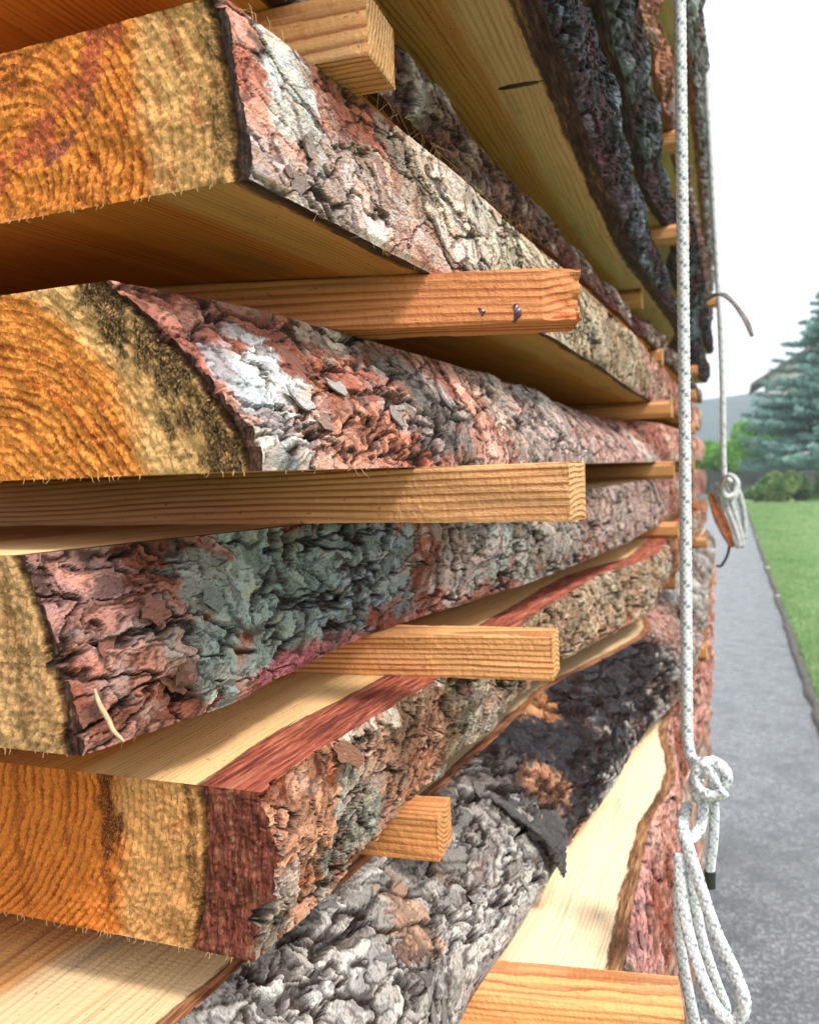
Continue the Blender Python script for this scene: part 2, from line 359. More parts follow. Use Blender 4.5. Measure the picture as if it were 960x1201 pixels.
def bark_field(a, y, seed, L, W, amp, fis, lump=0., shear=0., det=1., tl=1., vor=.6):
    """flaking pine bark: three generations of plates, terraces, fissures and lumps"""
    wa = (fbm(a*24, y*15, seed, 4)-.5)*.045; wy = (fbm(a*24+9, y*15+4, seed+1, 4)-.5)*.065
    fa = (fbm(a*120, y*80, seed+2, 4)-.5)*.012; fy = (fbm(a*120+7, y*80+2, seed+3, 4)-.5)*.018
    A = a+wa*.6+fa; Yq = y+wy*.6+fy+shear*a
    # peeled layers: ledges along the contours of a noise field
    h = np.zeros(a.shape); lev = np.zeros(a.shape); ids = []; foot = np.zeros(a.shape)
    for k, (fr, nl, am, wl) in enumerate(((.62, 6, 2.7, .5), (1.7, 5, 1.15*det, .3), (4.2, 4, .32*det, .2))):
        n_ = np.clip((fbm(A*fr/W*.8+k*5, Yq*fr/L*.8+k*9, seed+k*41, 3)-.5)*1.9+.5, 0, 1)
        t = n_*nl; fl = np.floor(t); r = t-fl
        h += amp*am*(fl+.12*r+.88*sst(.86, .95, r))/nl; lev += wl*(fl+sst(.86, .95, r))/nl
        foot = np.maximum(foot, (sst(.70, .84, r)*sst(.94, .88, r))*(.95, .8, .5)[k])  # mask of the shadow line painted along the base of each ledge
        ids.append([hsh(fl, fl*0+k, seed+7), r, foot*0])
    for k, sc_ in enumerate((1., .5)):
        f1, f2, rid, dx, dy = voro(A/(W*sc_)+k*3.7, Yq/(L*sc_)+k*1.9, seed+k*31); e = f2-f1
        r2 = (rid*7.13) % 1; r3 = (rid*13.7) % 1
        tilt = (dx*(r2-.5)+dy*(r3-.5))*tl
        wc = (.05, .09)[k]*(.3+1.7*r3); ck = (1-sst(.2, 1, e/wc))*(r2 > (.25, .5)[k])
        h += (1., .55*det)[k]*amp*vor*(.45*np.floor(rid*4)/3.+tilt*.55)-amp*(.7, .4)[k]*ck
        ids[k][2] = ck; ids[k][0] = (ids[k][0]*.5+rid*.5)*1.37 % 1
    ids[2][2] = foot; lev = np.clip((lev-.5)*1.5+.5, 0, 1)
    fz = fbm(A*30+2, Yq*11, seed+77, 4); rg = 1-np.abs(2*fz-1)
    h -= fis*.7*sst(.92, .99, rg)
    h += .0009*(fbm(A*420, Yq*80, seed+15, 3)-.5)
    if lump: h += lump*.3*(np.abs(2*fbm(A*42, Yq*30, seed+91, 3)-1))
    h += .0008*(fbm(a*330, y*230, seed+11, 3)-.5)+.0007*(fbm(a*800, y*520, seed+13, 2)-.5)
    return h, lev, ids, rg
def bark_color(a, y, s, lev, ids, rg, pal, seed, blobs, lich=.4, dkk=1.):
    lo, mid, hi = [np.array(c) for c in pal]
    n = fbm(a*16, y*9, seed+40, 4); t = np.clip(lev+(n-.5)*1.1, 0, 1)[..., None]
    c = np.where(t < .5, lo+(mid-lo)*sst(.08, .42, t), mid+(hi-mid)*sst(.55, .85, t))
    for (by, bs, ry, rs, col, st) in blobs:
        q = np.sqrt(((y-by)/ry)**2+((s-bs)/rs)**2)+(fbm(a*60, y*40, seed+int(by*91) % 50, 4)-.5)*1.1+(ids[1][0]-.5)*.5+(ids[0][0]-.5)*.4
        m = (st*sst(1.12, .82, q))[..., None]; c = c*(1-m)+np.array(col)*m
    r1, r2 = ids[1][0], ids[2][0]
    c = c*(.60+.85*((r1*5.3) % 1))[..., None]*(.76+.48*((r2*3.1) % 1))[..., None]
    sh = ((r2*9.7) % 1-.5)[..., None]*.16; c = c*(1+sh*np.array([1., 0, -1.]))
    lic = sst(.60, .74, fbm(a*90, y*70, seed+60, 4))[..., None]*lich; c = c*(1-lic)+np.array(PALE)*.7*lic
    dk = np.clip(sst(.92, .985, rg)*.85+ids[0][2]*.85+ids[1][2]*.6+ids[2][2]*.8, 0, .95)[..., None]*dkk; c = c*(1-dk)+np.array((.022, .012, .010))*dk  # dark cracks and fissures, plus ledge shadow lines put into the bark colour
    g_ = c.mean(-1, keepdims=True); return np.clip((g_+(c-g_)*1.15)*1.06, .008, .85)
FLAKES = []
def flake_meshes():
    for i in range(16):
        rg = np.random.default_rng(100+i); n = 15; th = np.arange(n)/n*2*np.pi
        rad = np.clip(.8+.5*(fbm(np.cos(th)*1.6+9, np.sin(th)*1.6+9+i*5, 40+i, 3)-.5)*2.2+.12*rg.normal(size=n), .4, 1.3); cu = rg.uniform(-.1, .35); tw = rg.uniform(-.2, .2)
        V = [(0, 0, 0)]
        for f in (.55, 1.):
            x = np.cos(th)*rad*f; y = np.sin(th)*rad*f; z = cu*y*y*.6+.3*cu*x*x+tw*x*y+.10*(fbm(x*3+4, y*2+4, 60+i, 2)-.5)
            V += list(zip(x, y, z))
        rim = [(x, y, z) for x, y, z in V[1+n:]]; low = [(x*.9, y*.9, z-.2) for x, y, z in rim]; V += rim+low
        T = [(0, 1+j, 1+(j+1) % n) for j in range(n)]; Q = []
        for j in range(n):
            k = (j+1) % n; Q += [(1+j, 1+n+j, 1+n+k, 1+k), (1+2*n+j, 1+3*n+j, 1+3*n+k, 1+2*n+k)]
        o = mesh_np('bark_flake', V, Q, M_FLAKE, T=T, smooth=True); FLAKES.append(o.data); bpy.data.objects.remove(o)
flake_meshes()
def slab(z0, z1, y0, top, bot, label, pal, seed, blobs=(), L=.045, W=.028, amp=.0045, fis=.006, lump=0., shear=0., bulge=.006, bt=.006,
         pith=(-.1, .0), tint=(1, 1, 1), etint=(1, 1, 1), res=.0009, width=.5, wob=.012, wt=None, flakes=0, fcols=None, fl_size=(.005, .012), fmax=1.3, endres=.0011, sapadd=0., det=1., tl=.8, vor=.6, dkk=1., lich=.22, bkc=(.36, .12, .07), stains=()):
    ny = int(math.log(YEND/y0)/(res/.35*1.15)); ys = np.geomspace(y0, YEND, ny)
    Xt = edge_curve(top, ys, seed, wob); Xb = edge_curve(bot, ys, seed+3, wob)
    nr = max(12, int((z1-z0)*1.15/res)); s = np.linspace(0, 1, nr)[:, None]*np.ones((1, ny)); Yg = np.ones((nr, 1))*ys[None]
    hgt = np.hypot(np.mean(Xt-Xb), z1-z0); a = s*hgt
    bl = []
    if blobs:      # where on the bark each stain sits
        xb = Xb+(Xt-Xb)*s[::4]+bulge*4*s[::4]*(1-s[::4]); q = np.stack([xb, Yg[::4], z0+(z1-z0)*s[::4]], -1) @ MW
        px = CX+F*q[..., 0]/q[..., 2]; py_ = CY-F*q[..., 1]/q[..., 2]
        for (u, v, ry, rs, col, st) in blobs:
            i, j = np.unravel_index(np.argmin((px-u)**2+(py_-v)**2), px.shape); bl.append((ys[j], s[::4][i, 0], ry, rs, col, st))
    h, lev, ids, rg = bark_field(a, Yg, seed, L, W, amp, fis, lump, shear, det, tl, vor)
    h = h-np.mean(h)
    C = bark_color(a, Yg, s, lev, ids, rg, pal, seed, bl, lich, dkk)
    dX = Xt-Xb; ln = np.hypot(dX, z1-z0); nx = (z1-z0)/ln; nz = -dX/ln
    win = sst(0, .05, s)*sst(1, .95, s)
    xx = Xb+dX*s+bulge*4*s*(1-s)+nx*h*(.45+.55*win); zz = z0+(z1-z0)*s+nz*h*win
    P = np.stack([xx, Yg, zz+CAMZ], -1)
    P[:, 0, 1] += 0; 
    xm = .5*(Xt+Xb)
    root = empty('waney_slab', (float(xm[0])-width*.5, float(y0+YEND)*.5, z0+CAMZ)); off = np.array(root.location)
    tag(root, label, 'timber slab', 'sawn slabs stacked with battens between')
    bpos = P+np.array([seed*.37, seed*1.3, 0])
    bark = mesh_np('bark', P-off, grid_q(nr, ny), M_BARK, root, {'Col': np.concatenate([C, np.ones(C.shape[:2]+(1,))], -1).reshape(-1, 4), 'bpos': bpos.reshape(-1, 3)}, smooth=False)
    # sawn faces
    dist = np.array([0, .004, .009, .016, .026, .04, .06, .09, .14, .22, .34, width])[::-1]
    wl = width+.05*(fbm(ys*1.7, ys*0, seed+8)-.5)
    pcx, pcz = pith
    def face(zrow, edge, sm, zz_):
        k = dist[None]/width
        x = np.where(dist[None] < .05, sm[:, None]-dist[None], sm[:, None]-wl[:, None]*k)
        x[:, -1] = edge; x[:, -2] = np.minimum(x[:, -2], edge-.001)
        y = np.repeat(ys[:, None], len(dist), 1); z = np.full(x.shape, zz_)
        return np.stack([x, y, z+CAMZ], -1), (sm[:, None]-x)-bt+sapadd*0
    Pt, bt_ = face(None, xx[-1], Xt, z1); Pb, bb_ = face(None, xx[0], Xb, z0)
    def lp(Pq):
        q = Pq.copy(); i = np.interp(q[..., 1], ys, xm)-xm[0]
        q[..., 0] = q[..., 0]-i-pcx; q[..., 2] = q[..., 2]-CAMZ-pcz; q[..., 1] += seed*2.17; return q
    nb = len(dist)
    # far end
    kt = np.array([0., .5, .8, 1.]); Pf = np.stack([(Pb[-1, 0]*(1-t)+Pt[-1, 0]*t)*(1-kt[:, None])+(P[int(t*(nr-1)), -1])*kt[:, None] for t in (0, .5, 1)])
    V = np.concatenate([Pt.reshape(-1, 3), Pb.reshape(-1, 3), Pf.reshape(-1, 3)])
    Qs = np.concatenate([grid_q(ny, nb), grid_q(ny, nb, ny*nb, True), grid_q(3, 4, 2*ny*nb, True)])
    o = mesh_np('sawn_face', V-off, Qs, M_WOOD, root, {'logpos': lp(V), 'bd': np.concatenate([bt_.ravel(), bb_.ravel(), np.full(12, .1)]), 'hd': np.concatenate([bt_.ravel(), bb_.ravel(), np.full(12, .1)])-sapadd, 'bkc': np.tile(bkc, (len(V), 1))})
    o.color = tint+(1,)
    # near end grain: rough saw-torn grid
    er = max(24, int((z1-z0)/endres)) if endres < .003 else 16
    tx = np.concatenate([np.linspace(0, .45, 12, endpoint=False), np.linspace(.45, 1, max(30, int(.55*width/endres)) if endres < .003 else 20)])
    si = np.linspace(0, 1, er); ridx = si*(nr-1)
    xr = np.interp(ridx, np.arange(nr), P[:, 0, 0]); zr = np.interp(ridx, np.arange(nr), P[:, 0, 2])
    xl = Pb[0, 0, 0]*(1-si)+Pt[0, 0, 0]*si; zl = z0+CAMZ+(z1-z0)*si
    xs0 = (Xb[0]+(Xt[0]-Xb[0])*si+bulge*4*si*(1-si)); ex_ = xl[:, None]*(1-tx)+xs0[:, None]*tx+(xr-xs0)[:, None]*tx[None]**14; bz = tx[None]**14; ez = zl[:, None]*(1-bz)+zr[:, None]*bz
    fade = (sst(0, .02, si)*sst(1, .98, si))[:, None]*sst(1, .985, tx)[None]
    e1 = ex_*.83+ez*.56; e2 = ez*.83-ex_*.56
    rough = .0040*(fbm(e1*130, e2*80, seed+5, 4)-.5)+.0030*(fbm(e2*520, e1*380, seed+6, 3)-.5)+.0022*(fbm(e1*48+e2*20, e2*30, seed+7, 4)-.5)
    xsm = (Xb[0]+(Xt[0]-Xb[0])*si+bulge*4*si*(1-si))[:, None]; bde = xsm-ex_-bt
    groove = -.006*np.exp(-(bde/.0022)**2)*(.4+fbm(ez*90, ex_*5, seed+2)) if endres < .003 else 0
    ey = y0-(rough+groove)*(.25+.75*fade)
    Pe = np.stack([ex_, ey, ez], -1)
    stn = np.zeros(ex_.shape+(4,))
    for (poly, wpx, colr, st) in stains:       # resin and stain streaks on the sawn end
        pp = np.array([onY(u, v, y0) for u, v in poly]); pp = spline(pp, .002)
        dm = np.min(np.hypot(ex_[..., None]-pp[:, 0], ez[..., None]-CAMZ-pp[:, 2]), -1)+(fbm(ex_*130, ez*70, seed+33, 4)-.5)*wpx*2.2
        al = st*sst(wpx, wpx*.3, dm); m_ = al > stn[..., 3]; stn[m_, :3] = colr; stn[..., 3] = np.maximum(stn[..., 3], al)
    o = mesh_np('end_grain', Pe-off, grid_q(er, len(tx)), M_END, root, {'logpos': lp(Pe).reshape(-1, 3), 'bd': bde.ravel(), 'hd': bde.ravel()-sapadd*.3, 'bkc': np.tile(np.array(bkc)*.7, (Pe.size//3, 1)), 'stn': stn.reshape(-1, 4)}); o.color = etint+(1,)
    # far long edge, its bark plainer
    ns = 90; yl = np.geomspace(y0, YEND, ns); sl = np.linspace(0, 1, 14)[:, None]*np.ones((1, ns)); yg = np.ones((14, 1))*yl
    hl, ll, il, rgl = bark_field(sl*.1, yg, seed+500, .06, .04, .006, .006); hl -= hl.mean()
    xlb = np.interp(yl, ys, Pb[:, 0, 0]); xlt = np.interp(yl, ys, Pt[:, 0, 0]); wn = sst(0, .1, sl)*sst(1, .9, sl)
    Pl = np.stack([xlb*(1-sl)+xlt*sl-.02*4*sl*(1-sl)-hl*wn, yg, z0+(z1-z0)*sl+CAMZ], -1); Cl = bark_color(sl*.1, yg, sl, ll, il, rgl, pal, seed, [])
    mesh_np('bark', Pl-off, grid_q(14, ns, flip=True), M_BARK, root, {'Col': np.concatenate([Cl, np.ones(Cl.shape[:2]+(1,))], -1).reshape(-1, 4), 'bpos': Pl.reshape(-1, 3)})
    # loose flakes of bark
    rg_ = np.random.default_rng(seed+900)
    for _ in range(flakes):
        yf = y0*(fmax/y0)**rg_.random()+.004; j = int(np.clip(np.searchsorted(ys, yf), 2, ny-3)); i = int(rg_.uniform(.06, .94)*(nr-1)); i = min(max(i, 2), nr-3)
        p = P[i, j]; t = P[min(i+6, nr-1), j]-P[max(i-6, 0), j]; n_ = np.array([t[2], 0, -t[0]]); n_ /= np.linalg.norm(n_)
        zt = Vector(n_); yv = Vector((0, 1, 0)); xv = yv.cross(zt).normalized(); M = Matrix((xv, yv, zt)).transposed()
        rz = Matrix.Rotation(rg_.normal(0, .45)+shear*.5, 3, 'Z') @ Matrix.Rotation(rg_.normal(0, .10), 3, 'X') @ Matrix.Rotation(rg_.normal(0, .12), 3, 'Y')
        k = rg_.uniform(*fl_size); kk = Matrix.Diagonal((k*rg_.uniform(.45, .8), k*rg_.uniform(.9, 1.5), k*rg_.uniform(.5, .9)))
        fo = bpy.data.objects.new('bark_flake', FLAKES[rg_.integers(len(FLAKES))]); COL.objects.link(fo); fo.parent = bark
        m4 = (M @ rz @ kk).to_4x4(); m4.translation = Vector(p-off+n_*.0006); fo.matrix_local = m4
        cc = C[max(i-8,0):i+8, max(j-8,0):j+8].reshape(-1, 3).mean(0)*rg_.uniform(.55, 1.15)*.75+np.array((fcols or [GREY, PINK])[rg_.integers(len(fcols or [1, 2]))])*.2
        fo.color = (float(cc[0]), float(cc[1]), float(cc[2]), 1)
    S = dict(root=root, bark=bark, ys=ys, Xt=Xt, Xb=Xb, z0=z0, z1=z1, off=off, P=P, y0=y0); SLABS.append(S); return S
def tr(z, pts, ext=()):
    out = []
    for q in pts:
        p = onZ(q[0], q[1], z); out.append((float(p[1]), float(p[0])))
    return out+list(ext)

# z levels of the pile, measured from the eye
zA, zB, zC, zD, zE, zF = (.137, .222), (.003, .1), (-.135, -.035), (-.267, -.171), (-.40, -.303), (-.53, -.436)
zA2, zZ, zY, zX, zW, zV = (.258, .31), (.345, .435), (.47, .56), (.595, .685), (.72, .81), (.845, .935)
e = lambda p: (float(p[1]), float(p[0]))
A = slab(*zA, .348, tr(zA[1], [(258, -3), (380, 88), (430, 120), (560, 228), (640, 300), (700, 352)], [(4, -.13)]),
         tr(zA[0], [(290, 212), (390, 262), (490, 318), (650, 398)], [(2.0, -.165), (4, -.13)]),
         'slab with smooth pink bark and a pale peeled patch, its orange end filling the top left corner', ((.34, .12, .085), (.52, .27, .22), (.58, .42, .38)), 11,
         [(345, 110, .028, .34, PALE, .85), (325, 60, .02, .25, PALE, .8), (560, 270, .16, .6, (.52, .45, .38), .75), (660, 330, .3, .8, (.50, .43, .34), .7), (720, 410, .5, .9, TAN, .8)],
         L=.085, W=.05, amp=.0027, fis=.006, dkk=.95, shear=.6, bulge=.003, bt=.007, det=.4, tl=.5, vor=.12, pith=(-.335, .165), tint=(.82, .54, .32), etint=(1.5, 1.0, .52), flakes=14, bkc=(.10, .055, .04), stains=[([(250, 0), (262, 100), (275, 205)], .010, (.06, .055, .038), .85), ([(-30, 240), (20, 185), (75, 125), (110, 60), (135, -10)], .010, (.30, .085, .075), 1.), ([(60, 185), (90, 150), (105, 110)], .005, (.16, .06, .10), .95), ([(185, 5), (210, 60), (232, 140)], .003, (.22, .08, .05), .7), ([(-20, 120), (30, 70), (80, 30)], .003, (.16, .05, .02), .7), ([(-20, 90), (30, 45), (60, 20)], .002, (.16, .05, .02), .6), ([(93, 250), (95, 235), (93, 220), (87, 207), (78, 195), (65, 186), (51, 180), (36, 178), (20, 180)], 0.0016, (.17, .042, .02), 0.80), ([(124, 257), (127, 235), (124, 213), (115, 192), (100, 174), (82, 160), (60, 151), (36, 148), (12, 150)], 0.0022, (.17, .042, .02), 0.85), ([(149, 264), (153, 235), (149, 206), (137, 179), (119, 156), (95, 138), (67, 127), (36, 123), (6, 126)], 0.0014, (.17, .042, .02), 0.75), ([(170, 269), (175, 235), (170, 201), (156, 169), (135, 141), (106, 120), (72, 107), (37, 102), (0, 106)], 0.0026, (.17, .042, .02), 0.90), ([(197, 276), (203, 235), (197, 194), (181, 156), (154, 123), (120, 97), (80, 81), (37, 75), (-6, 80)], 0.0015, (.17, .042, .02), 0.70)], fcols=[PINK, PALE, GREY])
B = slab(*zB, .348, tr(zB[1], [(148, 330), (300, 360), (440, 398), (600, 450), (700, 490)], [(2.2, -.17), (4, -.14)]),
         [(.348, -.206), (.5, -.198), (.8, -.19), (1.5, -.17), (4, -.13)],
         'slab with salmon bark and a silvery curled patch near its dark-rimmed end, second from top on the left', ((.27, .105, .078), (.50, .27, .215), (.47, .39, .35)), 23,
         [(340, 455, .04, .30, (.50, .50, .50), .9), (300, 470, .02, .4, BLUEG, .7), (420, 500, .06, .35, SALMON, .7), (500, 470, .07, .5, GREY, .75), (590, 480, .08, .6, (.36, .29, .25), .7), (650, 500, .2, .7, GREY, .6), (720, 520, .5, 1, (.33, .25, .23), .6), (395, 390, .08, .25, (.42, .36, .3), .7)],
         L=.085, W=.05, amp=.0042, fis=.009, dkk=1., shear=-.7, bulge=.012, bt=.006, det=.42, tl=.5, vor=.12, pith=(-.37, -.02), etint=(1.5, 1.08, .60), tint=(.9, .7, .48), flakes=18, bkc=(.13, .055, .035), stains=[([(105, 335), (165, 395), (225, 465), (275, 545)], .018, (.012, .011, .009), 1.), ([(200, 530), (250, 540), (300, 545)], .010, (.012, .011, .009), .95), ([(90, 350), (150, 390), (200, 440)], .006, (.09, .08, .05), .6), ([(0, 430), (70, 470), (140, 545)], .003, (.28, .08, .02), .8), ([(65, 570), (63, 552), (58, 535), (48, 519), (36, 505), (21, 494), (4, 486), (-14, 481)], 0.0015, (.22, .06, .02), 0.70), ([(90, 570), (88, 547), (81, 526), (69, 506), (54, 488), (35, 474), (13, 464), (-10, 458)], 0.0018, (.22, .06, .02), 0.75), ([(120, 570), (117, 542), (108, 515), (94, 490), (75, 468), (51, 450), (24, 437), (-5, 430)], 0.0015, (.22, .06, .02), 0.70), ([(146, 570), (142, 537), (132, 505), (115, 476), (93, 450), (65, 429), (34, 414), (-0, 405)], 0.0024, (.22, .06, .02), 0.80)], fcols=[TAN, PINK, BROWN])
C = slab(*zC, .33, [(.33, -.333)]+tr(zC[1], [], [(.45, -.31), (.6, -.275), (.9, -.24), (1.6, -.19), (4, -.13)]),
         tr(zC[0], [(100, 885), (270, 825), (410, 752), (550, 705), (610, 688)], [(1.5, -.175), (4, -.12)]),
         'slab with brown plates and grey-green lichen, third from top on the left, splinter at its corner', ((.22, .08, .055), (.38, .185, .145), (.38, .28, .24)), 37,
         [(330, 700, .075, .55, LICH, .9), (430, 665, .10, .6, BLUEG, .9), (250, 690, .035, .3, (.28, .29, .27), .8), (250, 770, .02, .25, LICH, .8), (90, 690, .035, .35, (.44, .24, .21), .8), (340, 790, .06, .16, MAG, .9), (400, 770, .05, .14, (.42, .17, .17), .9), (560, 640, .12, .5, (.31, .25, .23), .8), (640, 620, .2, .7, LICH, .55), (740, 590, .5, 1, (.34, .28, .25), .6)],
         L=.06, W=.044, amp=.0058, fis=.010, lump=.003, det=.65, tl=.5, vor=.22, shear=.2, bulge=.006, wob=.004, bt=.008, sapadd=.06, pith=(-.46, -.05), tint=(1.15, 1.08, .98), etint=(1.2, .86, .52), flakes=18, bkc=(.15, .06, .04), stains=[([(35, 665), (60, 740), (85, 830)], .008, (.05, .042, .03), .85), ([(0, 690), (20, 760), (30, 850)], .006, (.16, .10, .04), .6)], fcols=[GREY, BROWN, (.3, .15, .12)])
yD = .395
D = slab(*zD, yD, [e(onY(318, 905, yD))]+tr(zD[1], [(400, 862), (490, 810), (600, 738), (700, 672)], [(1.6, -.14), (4, -.12)]),
         [e(onY(300, 1112, yD))]+tr(zD[0], [(395, 1040), (450, 965), (510, 900), (600, 820), (660, 770)], [(1.5, -.15), (4, -.12)]),
         'slab with a thick red band of sawn bark along its top edge and orange end with dark resin stain', ((.24, .08, .045), (.42, .22, .15), (.42, .36, .30)), 53,
         [(360, 960, .03, .4, (.44, .24, .16), .7), (420, 950, .05, .35, (.21, .22, .19), .8), (330, 1060, .03, .3, (.36, .32, .28), .7), (480, 850, .1, .4, (.34, .21, .15), .6), (600, 790, .15, .5, (.3, .25, .2), .6), (700, 690, .5, 1, TAN, .6)],
         L=.04, W=.032, amp=.0060, fis=.010, lump=.007, det=.8, tl=.6, vor=.35, bulge=.006, bt=.044, sapadd=.03, pith=(-.48, -.16), tint=(1.15, 1.05, .92), etint=(1.4, .84, .42), flakes=16, bkc=(.42, .115, .07), stains=[([(120, 900), (124, 930), (127, 960), (130, 1000)], .009, (.035, .012, .018), .95), ([(122, 980), (130, 1050)], .004, (.09, .03, .02), .8), ([(20, 900), (22, 1000), (30, 1060)], .004, (.2, .07, .02), .7), ([(80, 910), (78, 990)], .004, (.18, .06, .02), .7), ([(218, 925), (226, 1010), (236, 1110)], .004, (.06, .04, .02), .8)], fcols=[GREY, TAN, SALMON])
Es = slab(*zE, .345, tr(zE[1], [(285, 1138), (430, 1010), (540, 900), (650, 800), (745, 710)], [(1.6, -.13), (4, -.11)]),
          [(.345, -.185)]+tr(zE[0], [(545, 1180), (640, 1030), (770, 840)], [(1.5, -.08), (2.4, -.07), (4, -.09)]),
          'slab with broad rough silver-grey bark blackened further along, lying under the red-edged slab', ((.13, .085, .07), (.25, .24, .235), (.37, .36, .35)), 71,
          [(480, 1080, .02, .25, (.32, .20, .14), .7), (620, 870, .14, .75, BLACK, .97), (700, 790, .3, .8, BLACK, .98), (590, 910, .04, .3, (.055, .05, .05), .8), (640, 930, .05, .2, (.38, .2, .13), .7), (690, 880, .09, .4, BLACK, .95), (600, 800, .05, .18, (.42, .2, .1), .7), (740, 720, .22, .7, (.36, .2, .17), .75), (520, 880, .04, .4, (.1, .09, .09), .6)],
          L=.075, W=.038, amp=.0052, fis=.014, lump=.004, det=.6, tl=.5, vor=.15, shear=.4, bulge=.016, bt=.011, lich=.05, sapadd=.06, bkc=(.36, .15, .07), pith=(-.5, -.5), tint=(1.0, 1.0, 1.02), etint=(.35, .33, .25), flakes=22, fcols=[GREY, (.16, .15, .15), (.36, .36, .35)])
Fs = slab(*zF, .36, tr(zF[1], [(728, 1140), (762, 950), (778, 850)], [(1.2, -.075), (2, -.065), (4, -.09)]),
          tr(zF[0], [(785, 1130), (800, 930)], [(1.1, -.062), (2, -.055), (4, -.09)]),
          'lowest slab in view, cream sawn top and pink flaking bark beside the rope loops', (REDB, (.46, .24, .2), (.50, .31, .26)), 97,
          [(745, 1080, .1, .4, (.5, .24, .24), .6), (780, 900, .15, .4, (.48, .27, .22), .6)],
          L=.06, W=.026, amp=.0046, fis=.009, det=.6, tl=.5, vor=.15, bulge=.004, bt=.012, sapadd=.3, bkc=(.34, .17, .08), pith=(-.55, -.75), tint=(1.42, 1.5, 1.75), res=.0013, flakes=24, fcols=[PINK, SALMON], fmax=1.6, fl_size=(.008, .018), endres=.01, wob=.006)
dark = ((.055, .022, .028), (.030, .030, .036), (.13, .135, .155))
A2 = slab(*zA2, .36, tr(zA2[1], [(470, 60), (560, 165), (650, 268), (720, 348)], [(2.2, -.16), (4, -.13)]),
          tr(zA2[0], [(436, 104), (550, 214), (650, 300), (700, 345)], [(2.2, -.16), (4, -.13)]),
          'thin slab with ragged blackish red bark squeezed between the pink slab and the overhanging one', (DARKR, (.11, .06, .055), (.33, .28, .26)), 113,
          [(600, 230, .3, .6, (.16, .08, .07), .6)], L=.05, W=.032, det=.7, tl=.5, vor=.3, amp=.0055, fis=.008, lump=.006, bulge=.006, bt=.008, pith=(-.4, .2), tint=(1.0, .75, .45), lich=.1, res=.0013, flakes=16, bkc=(.12, .05, .04), fcols=[(.3, .27, .26), DARKR], endres=.01)
Zs = slab(*zZ, .37, tr(zZ[1], [(690, 0), (720, 110), (752, 230), (785, 350)], [(2.5, -.1), (4, -.1)]),
          tr(zZ[0], [(632, 0), (662, 80), (702, 200), (742, 300), (782, 405)], [(2.5, -.11), (4, -.1)]),
          'overhanging slab with black bark and a wide olive tan underside marked by a dark knot slit', dark, 131,
          [(690, 200, .3, .4, (.09, .03, .04), .5)], L=.05, W=.032, det=.7, tl=.5, vor=.3, amp=.0055, fis=.008, lump=.007, bulge=.010, bt=.02, pith=(-.36, .62), tint=(.95, .84, .90), lich=.06, res=.0018, flakes=16, bkc=(.10, .055, .06), fcols=[(.2, .2, .22), BLACK], fmax=2.2, endres=.01, wob=.008)
Ys = slab(*zY, .38, tr(zY[1], [(750, 0), (766, 120), (784, 240)], [(2, -.075), (4, -.08)]),
          tr(zY[0], [(704, 0), (732, 110), (760, 230), (780, 310)], [(2, -.09), (4, -.08)]),
          'slab with blue-black bark just above the overhanging one, its edge running down beside the rope', dark, 151,
          [], L=.05, W=.032, det=.7, tl=.5, vor=.3, amp=.0055, fis=.008, lump=.007, bulge=.008, bt=.015, pith=(-.4, .3), tint=(.8, .7, .6), lich=.06, res=.0024, flakes=12, bkc=(.10, .055, .06), fcols=[(.2, .2, .22), BLACK], fmax=2.2, endres=.01, wob=.008)
Xs = slab(*zX, .38, [(.38, -.13), (.8, -.105), (1.2, -.1), (2, -.09), (4, -.08)], [(.38, -.13), (.8, -.11), (1.2, -.105), (2, -.09), (4, -.08)],
          'slab with reddish frayed bark fringe and tan underside, high up just left of the rope', (DARKR, (.2, .1, .09), (.3, .26, .26)), 171,
          [(775, 60, .2, .9, (.42, .17, .11), .7)], L=.03, W=.022, amp=.005, fis=.007, lump=.006, bt=.01, pith=(-.4, .4), tint=(1, .98, .85), res=.003, endres=.01, wob=.008)
Ws = slab(*zW, .38, [(.38, -.10), (.8, -.075), (1.4, -.055), (2, -.05), (4, -.075)], [(.38, -.10), (.8, -.08), (1.4, -.06), (2, -.06), (4, -.08)],
          'slab with grey bark near the top of the pile, edge showing on both sides of the rope', ((.12, .07, .07), (.22, .2, .2), (.36, .35, .36)), 191,
          [], L=.035, W=.022, amp=.005, fis=.007, lump=.006, bt=.01, pith=(-.4, .5), res=.003, endres=.01, wob=.008)
Vs = slab(*zV, .38, [(.38, -.10), (.8, -.07), (1.35, -.045), (2, -.045), (4, -.07)], [(.38, -.10), (.8, -.07), (1.35, -.048), (2, -.05), (4, -.075)],
          'topmost slab of the pile with bluish grey bark, its edge right of the rope at the top', ((.12, .08, .08), (.23, .22, .23), (.36, .36, .38)), 211,
          [], L=.035, W=.022, amp=.005, fis=.007, lump=.006, bt=.01, pith=(-.4, .7), res=.003, endres=.01, wob=.008)
